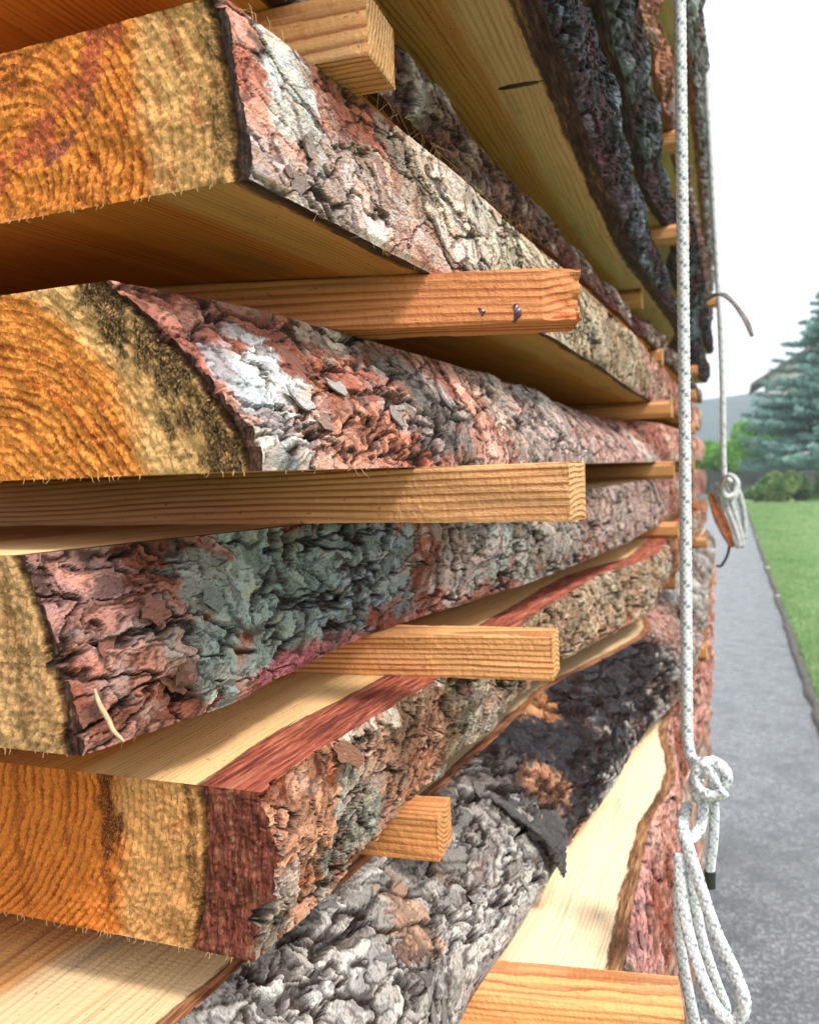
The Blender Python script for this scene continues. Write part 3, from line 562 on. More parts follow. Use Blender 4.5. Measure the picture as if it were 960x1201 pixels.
# the rest of the pile down to its bearers, hidden from here by the slabs above
ZL = [(-.566-.13*i-.094, -.566-.13*i) for i in range(6)]
ORD = ['first', 'second', 'third', 'fourth', 'fifth', 'bottom']
for i, zz in enumerate(ZL):
    slab(*zz, .37, [(.37, -.19), (1, -.17), (2, -.12), (4, -.12)], [(.37, -.18), (1, -.165), (2, -.12), (4, -.12)],
         'plain barked slab low in the pile, %s below the cream-topped one' % ORD[i], (REDB, (.3, .18, .14), (.33, .29, .26)), 231+i*7, [], L=.04, W=.025, amp=.005, fis=.007, lump=.004, res=.006, endres=.01)
zbot = ZL[-1][0]
M_BEAM = simple('old_beam', (.20, .14, .09), (.12, .085, .06), 6, .85, .6, 30, stretch=(.3, 3, 3))
for yb, t in ((.75, 'near'), (2.2, 'middle'), (3.6, 'far')):
    m = MB(); m.box((-.78, yb-.07, gz(yb)-.006), (-.2, yb+.07, zbot+CAMZ+.001)); tag(m.build('bearer_beam', M_BEAM), 'squared old timber bearer under the %s end of the pile' % t if t != 'middle' else 'squared old timber bearer under the middle of the pile', 'beam', 'bearers under the pile')

# ------------------------------------------------------------------ battens between the slabs
def batten(yf, xr, z0, z1, label, wd=.042, tint=(1, 1, 1), sap=.2, rot=0., pith=(.02, -.05), seed=1, near=True, chip=0, xl=-.78):
    """a sawn strip lying across the pile; yf is its front face, xr its outer end"""
    rg = np.random.default_rng(seed); ln = xr-xl; hz = (z1-z0); k = .0016
    n1, n2 = (10, 8) if near else (2, 2)
    seg = [((-1, -1), (1, -1), n1), ((1, -1), (1, 1), n2), ((1, 1), (-1, 1), n1), ((-1, 1), (-1, -1), n2)]
    pr = []
    for (a, b, n) in seg:
        for t in np.linspace(0, 1, n, endpoint=False)+.5/n: pr.append((a[0]+(b[0]-a[0])*t, a[1]+(b[1]-a[1])*t))
    pr = np.array(pr); hw, hh = wd/2, hz/2
    cx_ = np.clip(pr[:, 0]*hw, -hw+k, hw-k); cz_ = np.clip(pr[:, 1]*hh, -hh+k, hh-k)
    py = cx_+np.sign(pr[:, 0])*k*(np.abs(pr[:, 0]) > .88)+np.where(np.abs(pr[:, 0]) <= .88, 0, 0); pz = cz_+np.sign(pr[:, 1])*k*(np.abs(pr[:, 1]) > .88)
    ns = 170 if near else 14
    xs_ = xr-ln*np.concatenate([np.linspace(0, .5, int(ns*.8), endpoint=False), np.linspace(.5, 1, ns-int(ns*.8))])[::1]
    Xg = np.repeat(xs_[:, None], len(pr), 1); Yg = np.repeat(py[None], ns, 0).copy(); Zg = np.repeat(pz[None], ns, 0).copy()
    if near:
        ro = .0009*(fbm(Xg*220, Yg*300+Zg*410, seed, 3)-.5)+.0030*(fbm(Xg*14, Yg*60+Zg*70, seed+4, 2)-.5)
        Yg += np.sign(pr[:, 0])[None]*ro*(np.abs(pr[:, 0]) > .88); Zg -= np.abs(ro)*np.sign(pr[:, 1])[None]*(np.abs(pr[:, 1]) > .88)
        if chip:   # split-off wedge at the outer end
            dd = xr-Xg; c1 = np.clip(1-dd/.030, 0, 1)*np.clip((-Yg/hw), 0, 1); fr = fbm(Zg*300, Xg*60, seed+9, 3)
            Yg += c1*.012*(.4+fr)*(np.abs(pr[:, 0])[None] > .88)*(Zg > -hh*.9); Xg = Xg-.006*np.clip(1-dd/.01, 0, 1)*(fbm(Zg*160, Yg*120, seed, 3))
    yc = yf+hw; off = np.array([xr-ln/2, yc, z0+CAMZ]); ca, sa = math.cos(rot), math.sin(rot)
    def world(X, Y, Z): return np.stack([xr+(X-xr)*ca-Y*sa, yc+(X-xr)*sa+Y*ca, Z+(z0+z1)/2+CAMZ], -1)
    root = empty('spacer_batten', off); tag(root, label, 'batten', 'battens laid across between the slabs')
    P = world(Xg, Yg, Zg); lpv = np.stack([Yg-pith[0], Xg+seed*3.3, Zg-pith[1]], -1); bd = np.full(P.shape[:2], .2); hd_ = np.full(P.shape[:2], sap)
    o = mesh_np('shaft', P.reshape(-1, 3)-off, tube_q(ns, len(pr))[:, ::-1], M_STK, root, {'logpos': lpv.reshape(-1, 3), 'bd': bd.ravel(), 'hd': hd_.ravel()}, smooth=False); o.color = tint+(1,)
    for side, X0 in ((1, xr), (-1, xl)):
        n = 22 if (near and side > 0) else 4
        gy, gz_ = np.meshgrid(np.linspace(-hw, hw, n), np.linspace(-hh, hh, n)); gx = np.full(gy.shape, X0)
        if n > 4:
            ed = np.minimum(np.minimum(gy+hw, hw-gy), np.minimum(gz_+hh, hh-gz_)); gx = gx+(.0012*(fbm(gy*500, gz_*500, seed+3, 3)-.5)+.0002)*sst(0, .003, ed)-.001*(1-sst(0, .0015, ed))
            if chip: gx = gx-.006*fbm(gz_*160, gy*120, seed, 3)-.0; gy = gy+np.clip(-gy/hw, 0, 1)*.012*(.4+fbm(gz_*300, gx*60, seed+9, 3))*(gz_ > -hh*.9)
        E_ = world(gx, gy, gz_)
        q = mesh_np('end_face', E_.reshape(-1, 3)-off, grid_q(n, n, flip=side < 0), M_STKE, root, {'logpos': np.stack([gy-pith[0], gx+seed, gz_-pith[1]], -1).reshape(-1, 3), 'stn': np.zeros((n*n, 4)), 'bd': np.full(n*n, .2), 'hd': np.full(n*n, sap)}); q.color = tint+(1,)
    return root, off
def front(u, v, z): p = onZ(u, v, z); return float(p[1]), float(p[0])
def batten_px(pl, prt, zedge, z0, z1, label, **k):
    """front edge traced through two pixels lying at height zedge"""
    l = onZ(*pl, zedge); r = onZ(*prt, zedge); rot = math.atan2(r[1]-l[1], r[0]-l[0]); wd = k.get('wd', .042); hw = wd/2
    cx_, cy_ = r[0]-hw*math.sin(rot), r[1]+hw*math.cos(rot)
    return batten(cy_-hw, cx_, z0, z1, label, rot=rot, **k)+(r, rot)
batten_px((365, 78), (432, 65), zA[1], zA[1], zA2[0], 'short squared batten with ringed end grain poking out at the top of the picture', tint=(1.05, .92, .8), sap=.06, pith=(-.07, .05), seed=3, wd=.045)
S1, o1, s1r, s1a = batten_px((490, 320), (686, 311), zA[0], zB[1], zA[0], 'orange batten with split end and dark resin spots under the pink slab', tint=(1.0, .70, .60), pith=(.05, -.11), seed=5, chip=1, wd=.05)
batten(.53, -.094, zC[1], zB[0], 'long pale batten with dark parallel grain lines at mid-height', tint=(1.15, 1.05, 1.0), pith=(.03, -.16), seed=8, rot=-.08, sap=.2)
batten_px((400, 791), (649, 800), zD[1], zD[1], zC[0], 'honey-coloured batten with bright top on the red-banded slab', tint=(1.2, 1.05, .9), pith=(.0, -.09), seed=12)
batten_px((425, 1003), (515, 1012), zE[1], zE[1], zD[0], 'stubby orange batten end sticking out over the silver-grey bark', tint=(1.15, .90, .70), pith=(.04, .08), seed=14)
batten_px((549, 1166), (802, 1192), zE[0], zF[1], zE[0], 'orange batten lying on the cream-topped slab at the bottom edge', tint=(1.25, 1.08, .92), pith=(.05, -.08), seed=16, wd=.05)
levels = [('cream-topped slab', Fs, Es), ('silver-grey slab', Es, D), ('red-banded slab', D, C), ('lichened slab', C, B), ('salmon-barked slab', B, A), ('pink-barked slab', A, A2),
          ('thin ragged slab', A2, Zs), ('overhanging black slab', Zs, Ys), ('blue-black slab', Ys, Xs), ('red-fringed slab', Xs, Ws), ('upper grey slab', Ws, Vs)]
fx = {(0, 1): (1.95, -.062), (1, 1): (2.1, -.135), (2, 1): (2.0, -.12), (3, 1): (1.9, -.12), (4, 1): (1.95, -.125), (6, 1): (1.75, -.165), (7, 1): (1.78, -.075), (8, 1): (1.62, -.075), (9, 1): (1.6, -.075), (10, 1): (1.5, -.042)}
for i, (nm, lo, hi) in enumerate(levels):
    for r, yb in enumerate((.5, 1.9, 3.2)):
        if r == 0 and i < 6: continue
        rg = np.random.default_rng(i*10+r); yq, xq = fx.get((i, r), (yb+rg.uniform(-.12, .12), None))
        if xq is None: xq = max(float(np.interp(yq, lo['ys'], lo['Xt'])), float(np.interp(yq, hi['ys'], hi['Xb'])))+rg.uniform(-.01, .035)
        if r == 0: xq = min(xq, -.10)
        t = rg.uniform(.9, 1.2)
        batten(yq, xq, lo['z1'], hi['z0'], 'batten on the %s, %s row from the near end' % (nm, ('first', 'second', 'third')[r]), tint=(t, t*.88, t*.76), seed=30+i*3+r, near=False, rot=rg.uniform(-.03, .03), sap=rg.uniform(.05, .2))
lowz = [Fs]+SLABS[-6:]
for i in range(6):
    for r, yb in enumerate((.5, 1.9, 3.2)):
        batten(yb, -.17, lowz[i+1]['z1'], lowz[i]['z0'], 'batten low in the pile on the %s plain slab, %s row from the near end' % (ORD[i], ('first', 'second', 'third')[r]), near=False, seed=80+i*3+r)
# ------------------------------------------------------------------ small parts on the slabs
def bark_part(S, name, P, r, mat, parent=None, n=6):
    m = MB(); P = spline(P, .0015); t = np.linspace(0, 1, len(P)); m.tube(P-S['off'], r*(1-.75*np.abs(2*t-1)**3), n); return m.build(name, mat, parent or S['root'], True)
spl = bark_part(C, 'splinter', [onY(u, v, .322)+np.array([0, 0, CAMZ]) for u, v in ((111, 808), (117, 826), (128, 846), (133, 857), (146, 870))], .0012, M_PALEF)
spl['label'] = 'pale curved wood splinter at the corner of the slab'
# frayed fibres hanging from sawn edges
def fibres(S, zz, y0, y1, n, seed, ln=(.004, .014), rad=.00022, mat=None, col='edge', up=-1):
    rg = np.random.default_rng(seed); m = MB()
    for _ in range(n):
        y = rg.uniform(y0, y1); j = int(np.clip(np.searchsorted(S['ys'], y), 0, len(S['ys'])-1)); p = S['P'][0 if zz == 0 else -1, j].copy()
        l = rg.uniform(*ln); dv = np.array([rg.normal(0, .5), rg.normal(0, .8), up*rg.uniform(.2, 1)]); dv /= np.linalg.norm(dv)
        q = p+dv*l; mid = (p+q)/2+rg.normal(0, l*.18, 3); m.tube(np.array([p, mid, q])-S['off'], [rad, rad*.8, rad*.3], 3)
    o = m.build('fibres', mat or M_FIBRE, S['root'], True); o['kind'] = 'stuff'
fibres(A, 0, .348, .8, 22, 1, (.002, .008)); fibres(B, 0, .348, .7, 18, 2, (.002, .009)); fibres(C, 0, .34, .6, 18, 3, (.002, .009), mat=simple('bark_fibre', (.25, .1, .06), None, 200))
fibres(A2, 0, .5, .95, 90, 4, (.008, .03)); fibres(Xs, 0, .9, 1.3, 60, 5, (.01, .035), .0005); fibres(A, 1, .36, .6, 14, 6, (.002, .008), up=1)
def end_fibres(S, n, seed, mat):
    rg = np.random.default_rng(seed); m = MB(); x1 = S['Xb'][0]
    for _ in range(n):
        x = x1-rg.random()**.8*.2; z = S['z0']+CAMZ+.0004; p = np.array([x, S['y0']-.0005, z]); l = rg.uniform(.001, .004)
        q = p+np.array([rg.normal(0, .4), -abs(rg.normal(0, .5)), -1])*l*.8; m.tube(np.array([p, (p+q)/2+rg.normal(0, l*.15, 3), q])-S['off'], [.00025, .0002, .0001], 3)
    o = m.build('fibres', mat, S['root'], True); o['kind'] = 'stuff'
for i, S in enumerate((A, B, C, D)): end_fibres(S, 45, 50+i, M_FIBRE)
# big lifted bark flap on the silver slab
def curl_sheet(S, name, corners, thick, mat, curl, col, nu=26, nv=14, seed=0, parent=None):
    c = [np.array(q, float) for q in corners]; n = np.cross(c[1]-c[0], c[3]-c[0]); n /= np.linalg.norm(n)
    if n[0] < 0: n = -n
    u, v = np.meshgrid(np.linspace(0, 1, nu), np.linspace(0, 1, nv)); u3, v3 = u[..., None], v[..., None]
    rag = (fbm(u*7, v*5, seed, 3)-.5)*.16; uu = np.clip(u3+rag[..., None]*(v3*(1-v3)*4), 0, 1)
    P = (c[0]*(1-uu)+c[1]*uu)*(1-v3)+(c[3]*(1-uu)+c[2]*uu)*v3
    tq = fbm(u*12, v*6, seed+2, 4)*7; P = P+n*(curl*(v**2)+.0020*(np.floor(tq)+sst(.8, .95, tq-np.floor(tq)))-.003+.0016*(fbm(u*40, v*14, seed+3, 3)-.5))[..., None]
    V = np.concatenate([P.reshape(-1, 3), (P-n*thick).reshape(-1, 3)]); k = nu*nv; i = np.arange(k).reshape(nv, nu)
    rim = np.concatenate([i[0, :], i[1:, -1], i[-1, ::-1][1:], i[1:-1, 0][::-1]]); rn = np.roll(rim, -1)
    Q = np.concatenate([grid_q(nv, nu), grid_q(nv, nu, k, True), np.stack([rim, rim+k, rn+k, rn], -1)])
    cc = np.array(col)*(.6+.8*fbm(V[:, 1]*150, V[:, 2]*130, seed+4, 3))[:, None]
    o = mesh_np(name, V-S['off'], Q, mat, parent or S['bark'], {'Col': np.concatenate([cc, np.ones((len(V), 1))], 1), 'bpos': V}); return o
def at(u, v, D): return ray(u, v)*D+np.array([0, 0, CAMZ])
def nearbark(S, u, v, lift=.004):
    P = S['P']; q = P-np.array([0, 0, CAMZ]); c = q @ MW; px = CX+F*c[..., 0]/c[..., 2]; py = CY-F*c[..., 1]/c[..., 2]
    k = np.argmin((px-u)**2+(py-v)**2); p = P.reshape(-1, 3)[k]; return p*1.0+np.array([lift, -lift*.6, 0])
o = curl_sheet(Es, 'bark_flap', [nearbark(Es, 572, 935), nearbark(Es, 660, 960), nearbark(Es, 646, 1030, .010), nearbark(Es, 632, 1000, .008)], .0022, M_BARK, .006, (.085, .08, .08), nu=60, nv=40, seed=5)
o['label'] = 'loose dark pointed bark flap hanging over the cream wood'
def big_flake(S, u, v, size, col, k, rz=0., rx=0., ry=0., asp=1.6):
    p = nearbark(S, u, v, .002); i = np.argmin(np.sum((S['P'].reshape(-1, 3)-p)**2, 1)); t = np.array([S['Xt'][0]-S['Xb'][0], 0, S['z1']-S['z0']]); n_ = np.array([t[2], 0, -t[0]]); n_ /= np.linalg.norm(n_)
    zt = Vector(n_); yv = Vector((0, 1, 0)); M = Matrix((yv.cross(zt).normalized(), yv, zt)).transposed() @ Matrix.Rotation(rz, 3, 'Z') @ Matrix.Rotation(rx, 3, 'X') @ Matrix.Rotation(ry, 3, 'Y')
    m4 = (M @ Matrix.Diagonal((size/asp**.5, size*asp**.5, size*.7))).to_4x4(); m4.translation = Vector(p-S['off']+n_*.001)
    fo = bpy.data.objects.new('bark_flake', FLAKES[k]); COL.objects.link(fo); fo.parent = S['bark']; fo.matrix_local = m4; fo.color = tuple(col)+(1,)
big_flake(B, 462, 490, .010, (.30, .26, .24), 1, .9); big_flake(B, 350, 470, .011, (.46, .44, .42), 2, .2, 0, 0, 1.2); big_flake(B, 520, 470, .011, (.27, .25, .24), 3, .8); big_flake(B, 390, 455, .009, (.42, .38, .36), 4, -.3)
big_flake(C, 175, 715, .011, (.30, .13, .10), 5, .1); big_flake(C, 120, 750, .009, (.25, .10, .08), 6, .5); big_flake(C, 200, 800, .009, (.28, .12, .08), 7, -.4); big_flake(C, 250, 700, .010, (.22, .23, .22), 8, .1)
# dark slit in the overhanging underside, resin spots
M_DARK = simple('dark_knot', (.03, .02, .015), (.06, .03, .02), 60, .6, .5, 300, bdist=.002)
def blot(S, c, ax, ay, rx, ry, nrm, name, label, mat, seed, off):
    n = 26; th = np.arange(n)/n*2*np.pi; rr = .65+.7*fbm(np.cos(th)*2+5, np.sin(th)*2+5, seed, 3); V = [c+nrm*.0006]+[c+nrm*.0003+ax*rx*a*math.cos(t)+ay*ry*a*math.sin(t) for t, a in zip(th, rr)]
    V += [v-nrm*.004 for v in V[1:]]
    T = [(0, 1+i, 1+(i+1) % n) for i in range(n)]; Q = [(1+i, 1+n+i, 1+n+(i+1) % n, 1+(i+1) % n) for i in range(n)]
    if np.dot(np.cross(V[1]-V[0], V[2]-V[0]), nrm) < 0: T = [t[::-1] for t in T]; Q = [q[::-1] for q in Q]
    o = mesh_np(name, np.array(V)-off, Q, mat, S, T=T); o['label'] = label
X3, Y3, Z3 = np.eye(3); up_ = np.array([0, 0, CAMZ])
blot(Zs['root'], onZ(612, 99, zZ[0])+up_, Y3, X3, .005, .019, -Z3, 'knot_slit', 'dark knot slit in the underside', M_DARK, 3, Zs['off'])
M_RESIN = simple('resin', (.05, .012, .03), (.09, .02, .03), 200, .3, .3, 300, .6, bdist=.001)
def on_front(u, v):     # the front of the split batten
    y = s1r[1]
    for _ in range(8): p = onY(u, v, y); y = s1r[1]+(p[0]-s1r[0])*math.tan(s1a)
    return p+up_
blot(S1, on_front(601, 366), X3, Z3, .006, .006, -Y3, 'resin_spot', 'dark purple resin spot', M_RESIN, 8, o1)
blot(S1, on_front(562, 366), X3, Z3, .004, .003, -Y3, 'resin_spot', 'small dark resin spot', M_RESIN, 9, o1)

# ------------------------------------------------------------------ ropes
def rope_mat():
    b = NB('braided_rope'); c = b.attr('Col', 'Color'); p = b.obj(); n = b.noise(p, 900, 3, .6)
    return b.done(b.mix(b.ss(n, .5, .3, 0, .35), c, (.35, .37, .38)), .75, b.bump(n, .5, .0008), .3)
M_ROPE = rope_mat(); M_TIP = simple('rope_tip', (.02, .02, .022), (.03, .03, .03), 90, .5)
def rope(name, pts, r, parent, off, step=.0009, n=26, fleck=True, col=(.68, .695, .70), sub=None):
    P = spline(np.array(pts), step); d_ = np.r_[0, np.cumsum(np.linalg.norm(np.diff(P, axis=0), axis=1))]
    T, N, B_ = frames(P); th = np.arange(n)/n*2*np.pi; TH, Lq = np.meshgrid(th, d_); pitch = r*3.6; ph = 2*np.pi*Lq/pitch
    a = 6*TH+ph*3; b_ = 6*TH-ph*3; sa, sb = np.abs(np.sin(a/2)), np.abs(np.sin(b_/2)); over = np.sin((a+b_)/4*1.0)*np.sin((a-b_)/4*2) > 0
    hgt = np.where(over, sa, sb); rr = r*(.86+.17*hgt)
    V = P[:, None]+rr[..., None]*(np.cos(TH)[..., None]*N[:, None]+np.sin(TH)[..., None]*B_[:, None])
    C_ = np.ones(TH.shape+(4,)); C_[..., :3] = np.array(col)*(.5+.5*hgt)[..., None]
    if fleck:
        ia = np.floor(a/(2*np.pi)).astype(int) % 3; fl = ((ia == 0) & over & (sa > .5))
        C_[fl, :3] = (.20, .22, .26)
    V2 = np.concatenate([V.reshape(-1, 3), P[:1], P[-1:]]); m_ = len(P); k = m_*n
    Tt = [(k, (j+1) % n, j) for j in range(n)]+[(k+1, (m_-1)*n+j, (m_-1)*n+(j+1) % n) for j in range(n)]
    C2 = np.concatenate([C_.reshape(-1, 4), np.array([col+(1,)]*2)])
    return mesh_np(name, V2-off, tube_q(m_, n), M_ROPE, parent, {'Col': C2}, T=Tt)
YR, RR = .78, .0051
def pr(u, v, y=YR): return onY(u, v, y)+up_
kn = pr(826, 912); roff = pr(806, 880); rr_ = empty('lashing_rope', roff)
tag(rr_, 'white braided rope with dark flecks running up the whole pile, knotted above hanging loops', 'rope')
topz = Vs['z1']+CAMZ
pt = pr(797, 0); pd = (pr(797, 0)-pr(805.5, 850)); pt2 = pt+pd*((topz-.03-pt[2])/pd[2])
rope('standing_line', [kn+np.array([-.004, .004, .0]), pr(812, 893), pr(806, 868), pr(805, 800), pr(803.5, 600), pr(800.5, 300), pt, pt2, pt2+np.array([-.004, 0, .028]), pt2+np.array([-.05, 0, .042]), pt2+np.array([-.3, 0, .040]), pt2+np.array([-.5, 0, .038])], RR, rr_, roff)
rng_c = pr(834, 911, YR-.012); rx, rz = X3*.0125, Z3*.0135
rope('knot', [rng_c+rx*math.cos(t)+rz*math.sin(t)-Y3*.002*t for t in np.linspace(-.6, 5.7, 14)], RR*1.0, rr_, roff)
rope('knot', [pr(814, 893, YR-.004), pr(828, 902, YR-.02), pr(840, 925, YR-.012), pr(832, 938, YR-.004), pr(820, 930, YR+.012), pr(818, 915, YR+.012)], RR, rr_, roff)
rope('knot', [pr(838, 892, YR+.004), pr(818, 905, YR-.016), pr(814, 925, YR-.01), pr(824, 945, YR)], RR*.95, rr_, roff)
rope('tail', [pr(832, 925, YR-.008), pr(837, 950), pr(836, 985), pr(833, 1012), pr(832, 1024)], RR*.85, rr_, roff)
m = MB(); Pq = spline(np.array([pr(832, 1021), pr(832, 1030), pr(832, 1041)]), .002)-roff; m.tube(Pq, RR*.98, 14); m.build('tail_tip', M_TIP, rr_, True)
rope('loop', [pr(822, 925), pr(824, 948, .77), pr(820, 972, .76), pr(808, 984, .75), pr(800, 968, .76), pr(806, 945, .78)], RR*.95, rr_, roff)
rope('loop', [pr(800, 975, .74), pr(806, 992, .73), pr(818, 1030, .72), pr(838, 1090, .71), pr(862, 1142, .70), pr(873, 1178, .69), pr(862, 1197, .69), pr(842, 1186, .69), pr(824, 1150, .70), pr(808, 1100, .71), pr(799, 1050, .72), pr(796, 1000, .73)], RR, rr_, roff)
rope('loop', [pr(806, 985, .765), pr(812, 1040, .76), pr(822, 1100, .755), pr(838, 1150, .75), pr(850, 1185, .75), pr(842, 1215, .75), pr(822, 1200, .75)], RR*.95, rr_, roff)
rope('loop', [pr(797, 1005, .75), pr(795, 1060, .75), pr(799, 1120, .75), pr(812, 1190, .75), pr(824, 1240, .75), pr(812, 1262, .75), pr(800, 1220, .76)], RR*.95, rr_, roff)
# second rope further along
Y2 = 2.05; p2 = lambda u, v, y=Y2: onY(u, v, y)+up_
o2 = p2(848, 565); r2 = empty('lashing_rope', o2); tag(r2, 'second white rope further along the pile, tied off with a hanging hank beside the path', 'rope')
tp = p2(842, 340); tz = np.array([tp[0]-.02, tp[1], topz-.03])
rope('standing_line', [p2(850, 566), p2(848, 540), p2(847, 460), p2(845, 400), tp, tz, tz+np.array([-.008, 0, .03]), tz+np.array([-.06, 0, .042]), tz+np.array([-.4, 0, .039])], .0066, r2, o2, step=.004, n=12)
for k, q in enumerate(([(848, 562), (856, 558), (864, 566), (860, 580), (850, 582), (846, 572), (856, 562)], [(844, 570), (852, 560), (862, 572), (856, 584), (847, 578)], [(850, 560), (857, 569), (862, 580), (856, 588)], [(860, 560), (853, 570), (850, 584), (858, 578)])):
    rope('knot', [p2(u, v, Y2-.01*i+.02*k) for i, (u, v) in enumerate(q)], .0068, r2, o2, step=.003, n=12, col=(.6, .6, .59))
for k, q in enumerate(([(846, 572), (852, 596), (862, 622), (866, 640), (860, 632), (850, 604), (844, 580)], [(852, 574), (860, 600), (868, 626), (869, 640), (863, 628), (855, 598)], [(842, 566), (840, 585), (848, 606), (858, 628)], [(846, 566), (844, 580), (838, 598), (846, 616), (854, 606), (850, 580)], [(858, 562), (866, 578), (872, 604), (872, 630), (866, 618), (860, 588)])):
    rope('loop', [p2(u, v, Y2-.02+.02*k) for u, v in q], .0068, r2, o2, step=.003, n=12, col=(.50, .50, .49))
m = MB(); m.tube(spline(np.array([p2(852, 612), p2(855, 632), p2(853, 650), p2(845, 664), p2(840, 663)]), .004)-o2, .0032, 8); m.build('cord', M_TIP, r2, True)
# hanging strips of bark
def strip(pts, wds, y, mat, label, thick=.003, sd_=(.5, .8, .15)):
    P = spline(np.array([p2(u, v, y) for u, v in pts]), .006); t = np.linspace(0, 1, len(P)); wq = np.interp(t, np.linspace(0, 1, len(wds)), wds)
    sd_ = np.array(sd_)/np.linalg.norm(sd_); n = np.gradient(P, axis=0); n = np.cross(n, sd_); n /= np.linalg.norm(n, axis=1)[:, None]+1e-9
    k = 5; cs = np.linspace(-1, 1, k); V = P[:, None]+cs[None, :, None]*wq[:, None, None]*sd_+n[:, None]*(.004*cs**2+.0)[None, :, None]
    W_ = V-n[:, None]*thick; c0 = P[0]; V_ = np.concatenate([V.reshape(-1, 3), W_.reshape(-1, 3)]); m_ = len(P)
    i = np.arange(m_*k).reshape(m_, k); rim = np.concatenate([i[0, :], i[1:, -1], i[-1, ::-1][1:], i[1:-1, 0][::-1]]); rn = np.roll(rim, -1)
    Q = np.concatenate([grid_q(m_, k), grid_q(m_, k, m_*k, True), np.stack([rim, rim+m_*k, rn+m_*k, rn], -1)])
    o = mesh_np('bark_strip', V_-c0, Q, mat, None, loc=c0); tag(o, label, 'bark strip'); return o
strip([(828, 352), (842, 345), (853, 350), (864, 362), (874, 378), (881, 395)], [.012, .014, .006, .008, .010, .004], 2.0, simple('grey_bark', (.20, .17, .16), (.11, .09, .085), 60, .9, .5, 120), 'thin bark strip peeling off the pile and curling out against the sky')
strip([(832, 578), (836, 590), (843, 606), (852, 626), (858, 642)], [.004, .010, .013, .011, .004], 2.0, simple('rust_bark', (.28, .085, .03), (.12, .04, .02), 50, .8, .5, 120), 'rust-brown bark strip hanging beside the second rope', .006, (.9, .35, .3))

# ------------------------------------------------------------------ background: trees, hedge, fence, house
def leaf_mat(name, c1, c2, sc_=1.2):
    b = NB(name); n = b.noise(b.obj(), sc_, 4, .6); b.b.inputs['Subsurface Weight'].default_value = 0
    return b.done(b.mix(b.ss(n, .3, .7), c1, c2), .7, None, .3)
def cards(P, N_, ln, wd, rg):
    """leaf quads at P, long axis N_"""
    n = len(P); N_ = N_/(np.linalg.norm(N_, axis=1)[:, None]+1e-9); r = rg.normal(size=(n, 3)); S_ = np.cross(N_, r); S_ /= np.linalg.norm(S_, axis=1)[:, None]+1e-9
    l = (ln*rg.uniform(.6, 1.3, n))[:, None]; w_ = (wd*rg.uniform(.7, 1.3, n))[:, None]
    V = np.stack([P, P+N_*l*.5+S_*w_, P+N_*l, P+N_*l*.5-S_*w_], 1); return V.reshape(-1, 3), np.arange(n*4).reshape(-1, 4)
M_BRK = simple('tree_bark', (.13, .09, .065), (.07, .05, .04), 5, .95, .6, 20)
def blob_plant(name, label, cat, c, rx, ry, rz, n, ln, mat, seed, trunk=0., group=None, cl=40):
    rg = np.random.default_rng(seed); x, y = c; z = gz(y)-.03; root = empty(name, (x, y, z)); tag(root, label, cat, group)
    m = MB(); cz = trunk+rz*.95; m.tube(np.array([[0, 0, 0], [.05, .02, trunk*.5+.1], [0, 0, cz*.9]]), [rx*.07+.02, rx*.05+.015, .02], 8)
    cc = rg.normal(size=(cl, 3)); cc /= np.linalg.norm(cc, axis=1)[:, None]; cc *= (rg.uniform(.35, .85, cl))[:, None]; cc = cc*np.array([rx, ry, rz])+np.array([0, 0, cz])
    for q in cc[:14]: m.tube(np.array([[0, 0, max(.1, trunk*.7)], q*np.array([.5, .5, .7]), q]), [rx*.03, rx*.02, .006], 5)
    m.build('trunk' if cat == 'tree' else 'stems', M_BRK, root, True)
    k = rg.integers(0, cl, n); dv = rg.normal(size=(n, 3)); dv /= np.linalg.norm(dv, axis=1)[:, None]; rad = rg.uniform(.2, .42, cl)[k]*min(rx, rz)*rg.random(n)**.35
    P = cc[k]+dv*rad[:, None]; P[:, 2] = np.maximum(P[:, 2], .03); V, Q = cards(P, dv+np.array([0, 0, -.25]), ln, ln*.3, rg)
    mesh_np('crown' if cat == 'tree' else 'foliage', V, Q, mat, root, smooth=False); return root
def gpos(u, y): p = ray(u, 557); return (float(p[0]*y/p[1]), y)
M_GREEN = leaf_mat('bright_leaves', (.10, .26, .03), (.20, .42, .06)); M_BUSH = leaf_mat('bush_leaves', (.10, .19, .06), (.22, .29, .10)); M_BUSH2 = leaf_mat('dark_leaves', (.06, .12, .05), (.12, .19, .08))
blob_plant('round_tree', 'bright green round tree behind the dark fence', 'tree', gpos(882, 76), 3.2, 3.0, 2.7, 20000, .26, M_GREEN, 4, 1.0)
blob_plant('round_tree', 'low green tree behind the fence, half hidden by the pile', 'tree', gpos(828, 80), 2.4, 2.4, 2.0, 9000, .26, M_GREEN, 14, .8)
for i, (u, y, rx, rz, mt, lb) in enumerate(((893, 50.5, .95, .62, M_BUSH, 'smallest yellowish bush at the corner of the lawn'), (917, 50, 1.5, .95, M_BUSH, 'yellow-green spreading bush under the left edge of the spruce'), (945, 50.5, 1.5, .85, M_BUSH2, 'dark green bush in the shade of the spruce'), (985, 51, 1.8, 1.0, M_BUSH2, 'dark bush at the foot of the spruce by the right edge'))):
    blob_plant('garden_bush', lb, 'bush', gpos(u, y), rx, 1.1, rz, 5000, .15, mt, 30+i, 0, 'bushes at the end of the lawn', 26)
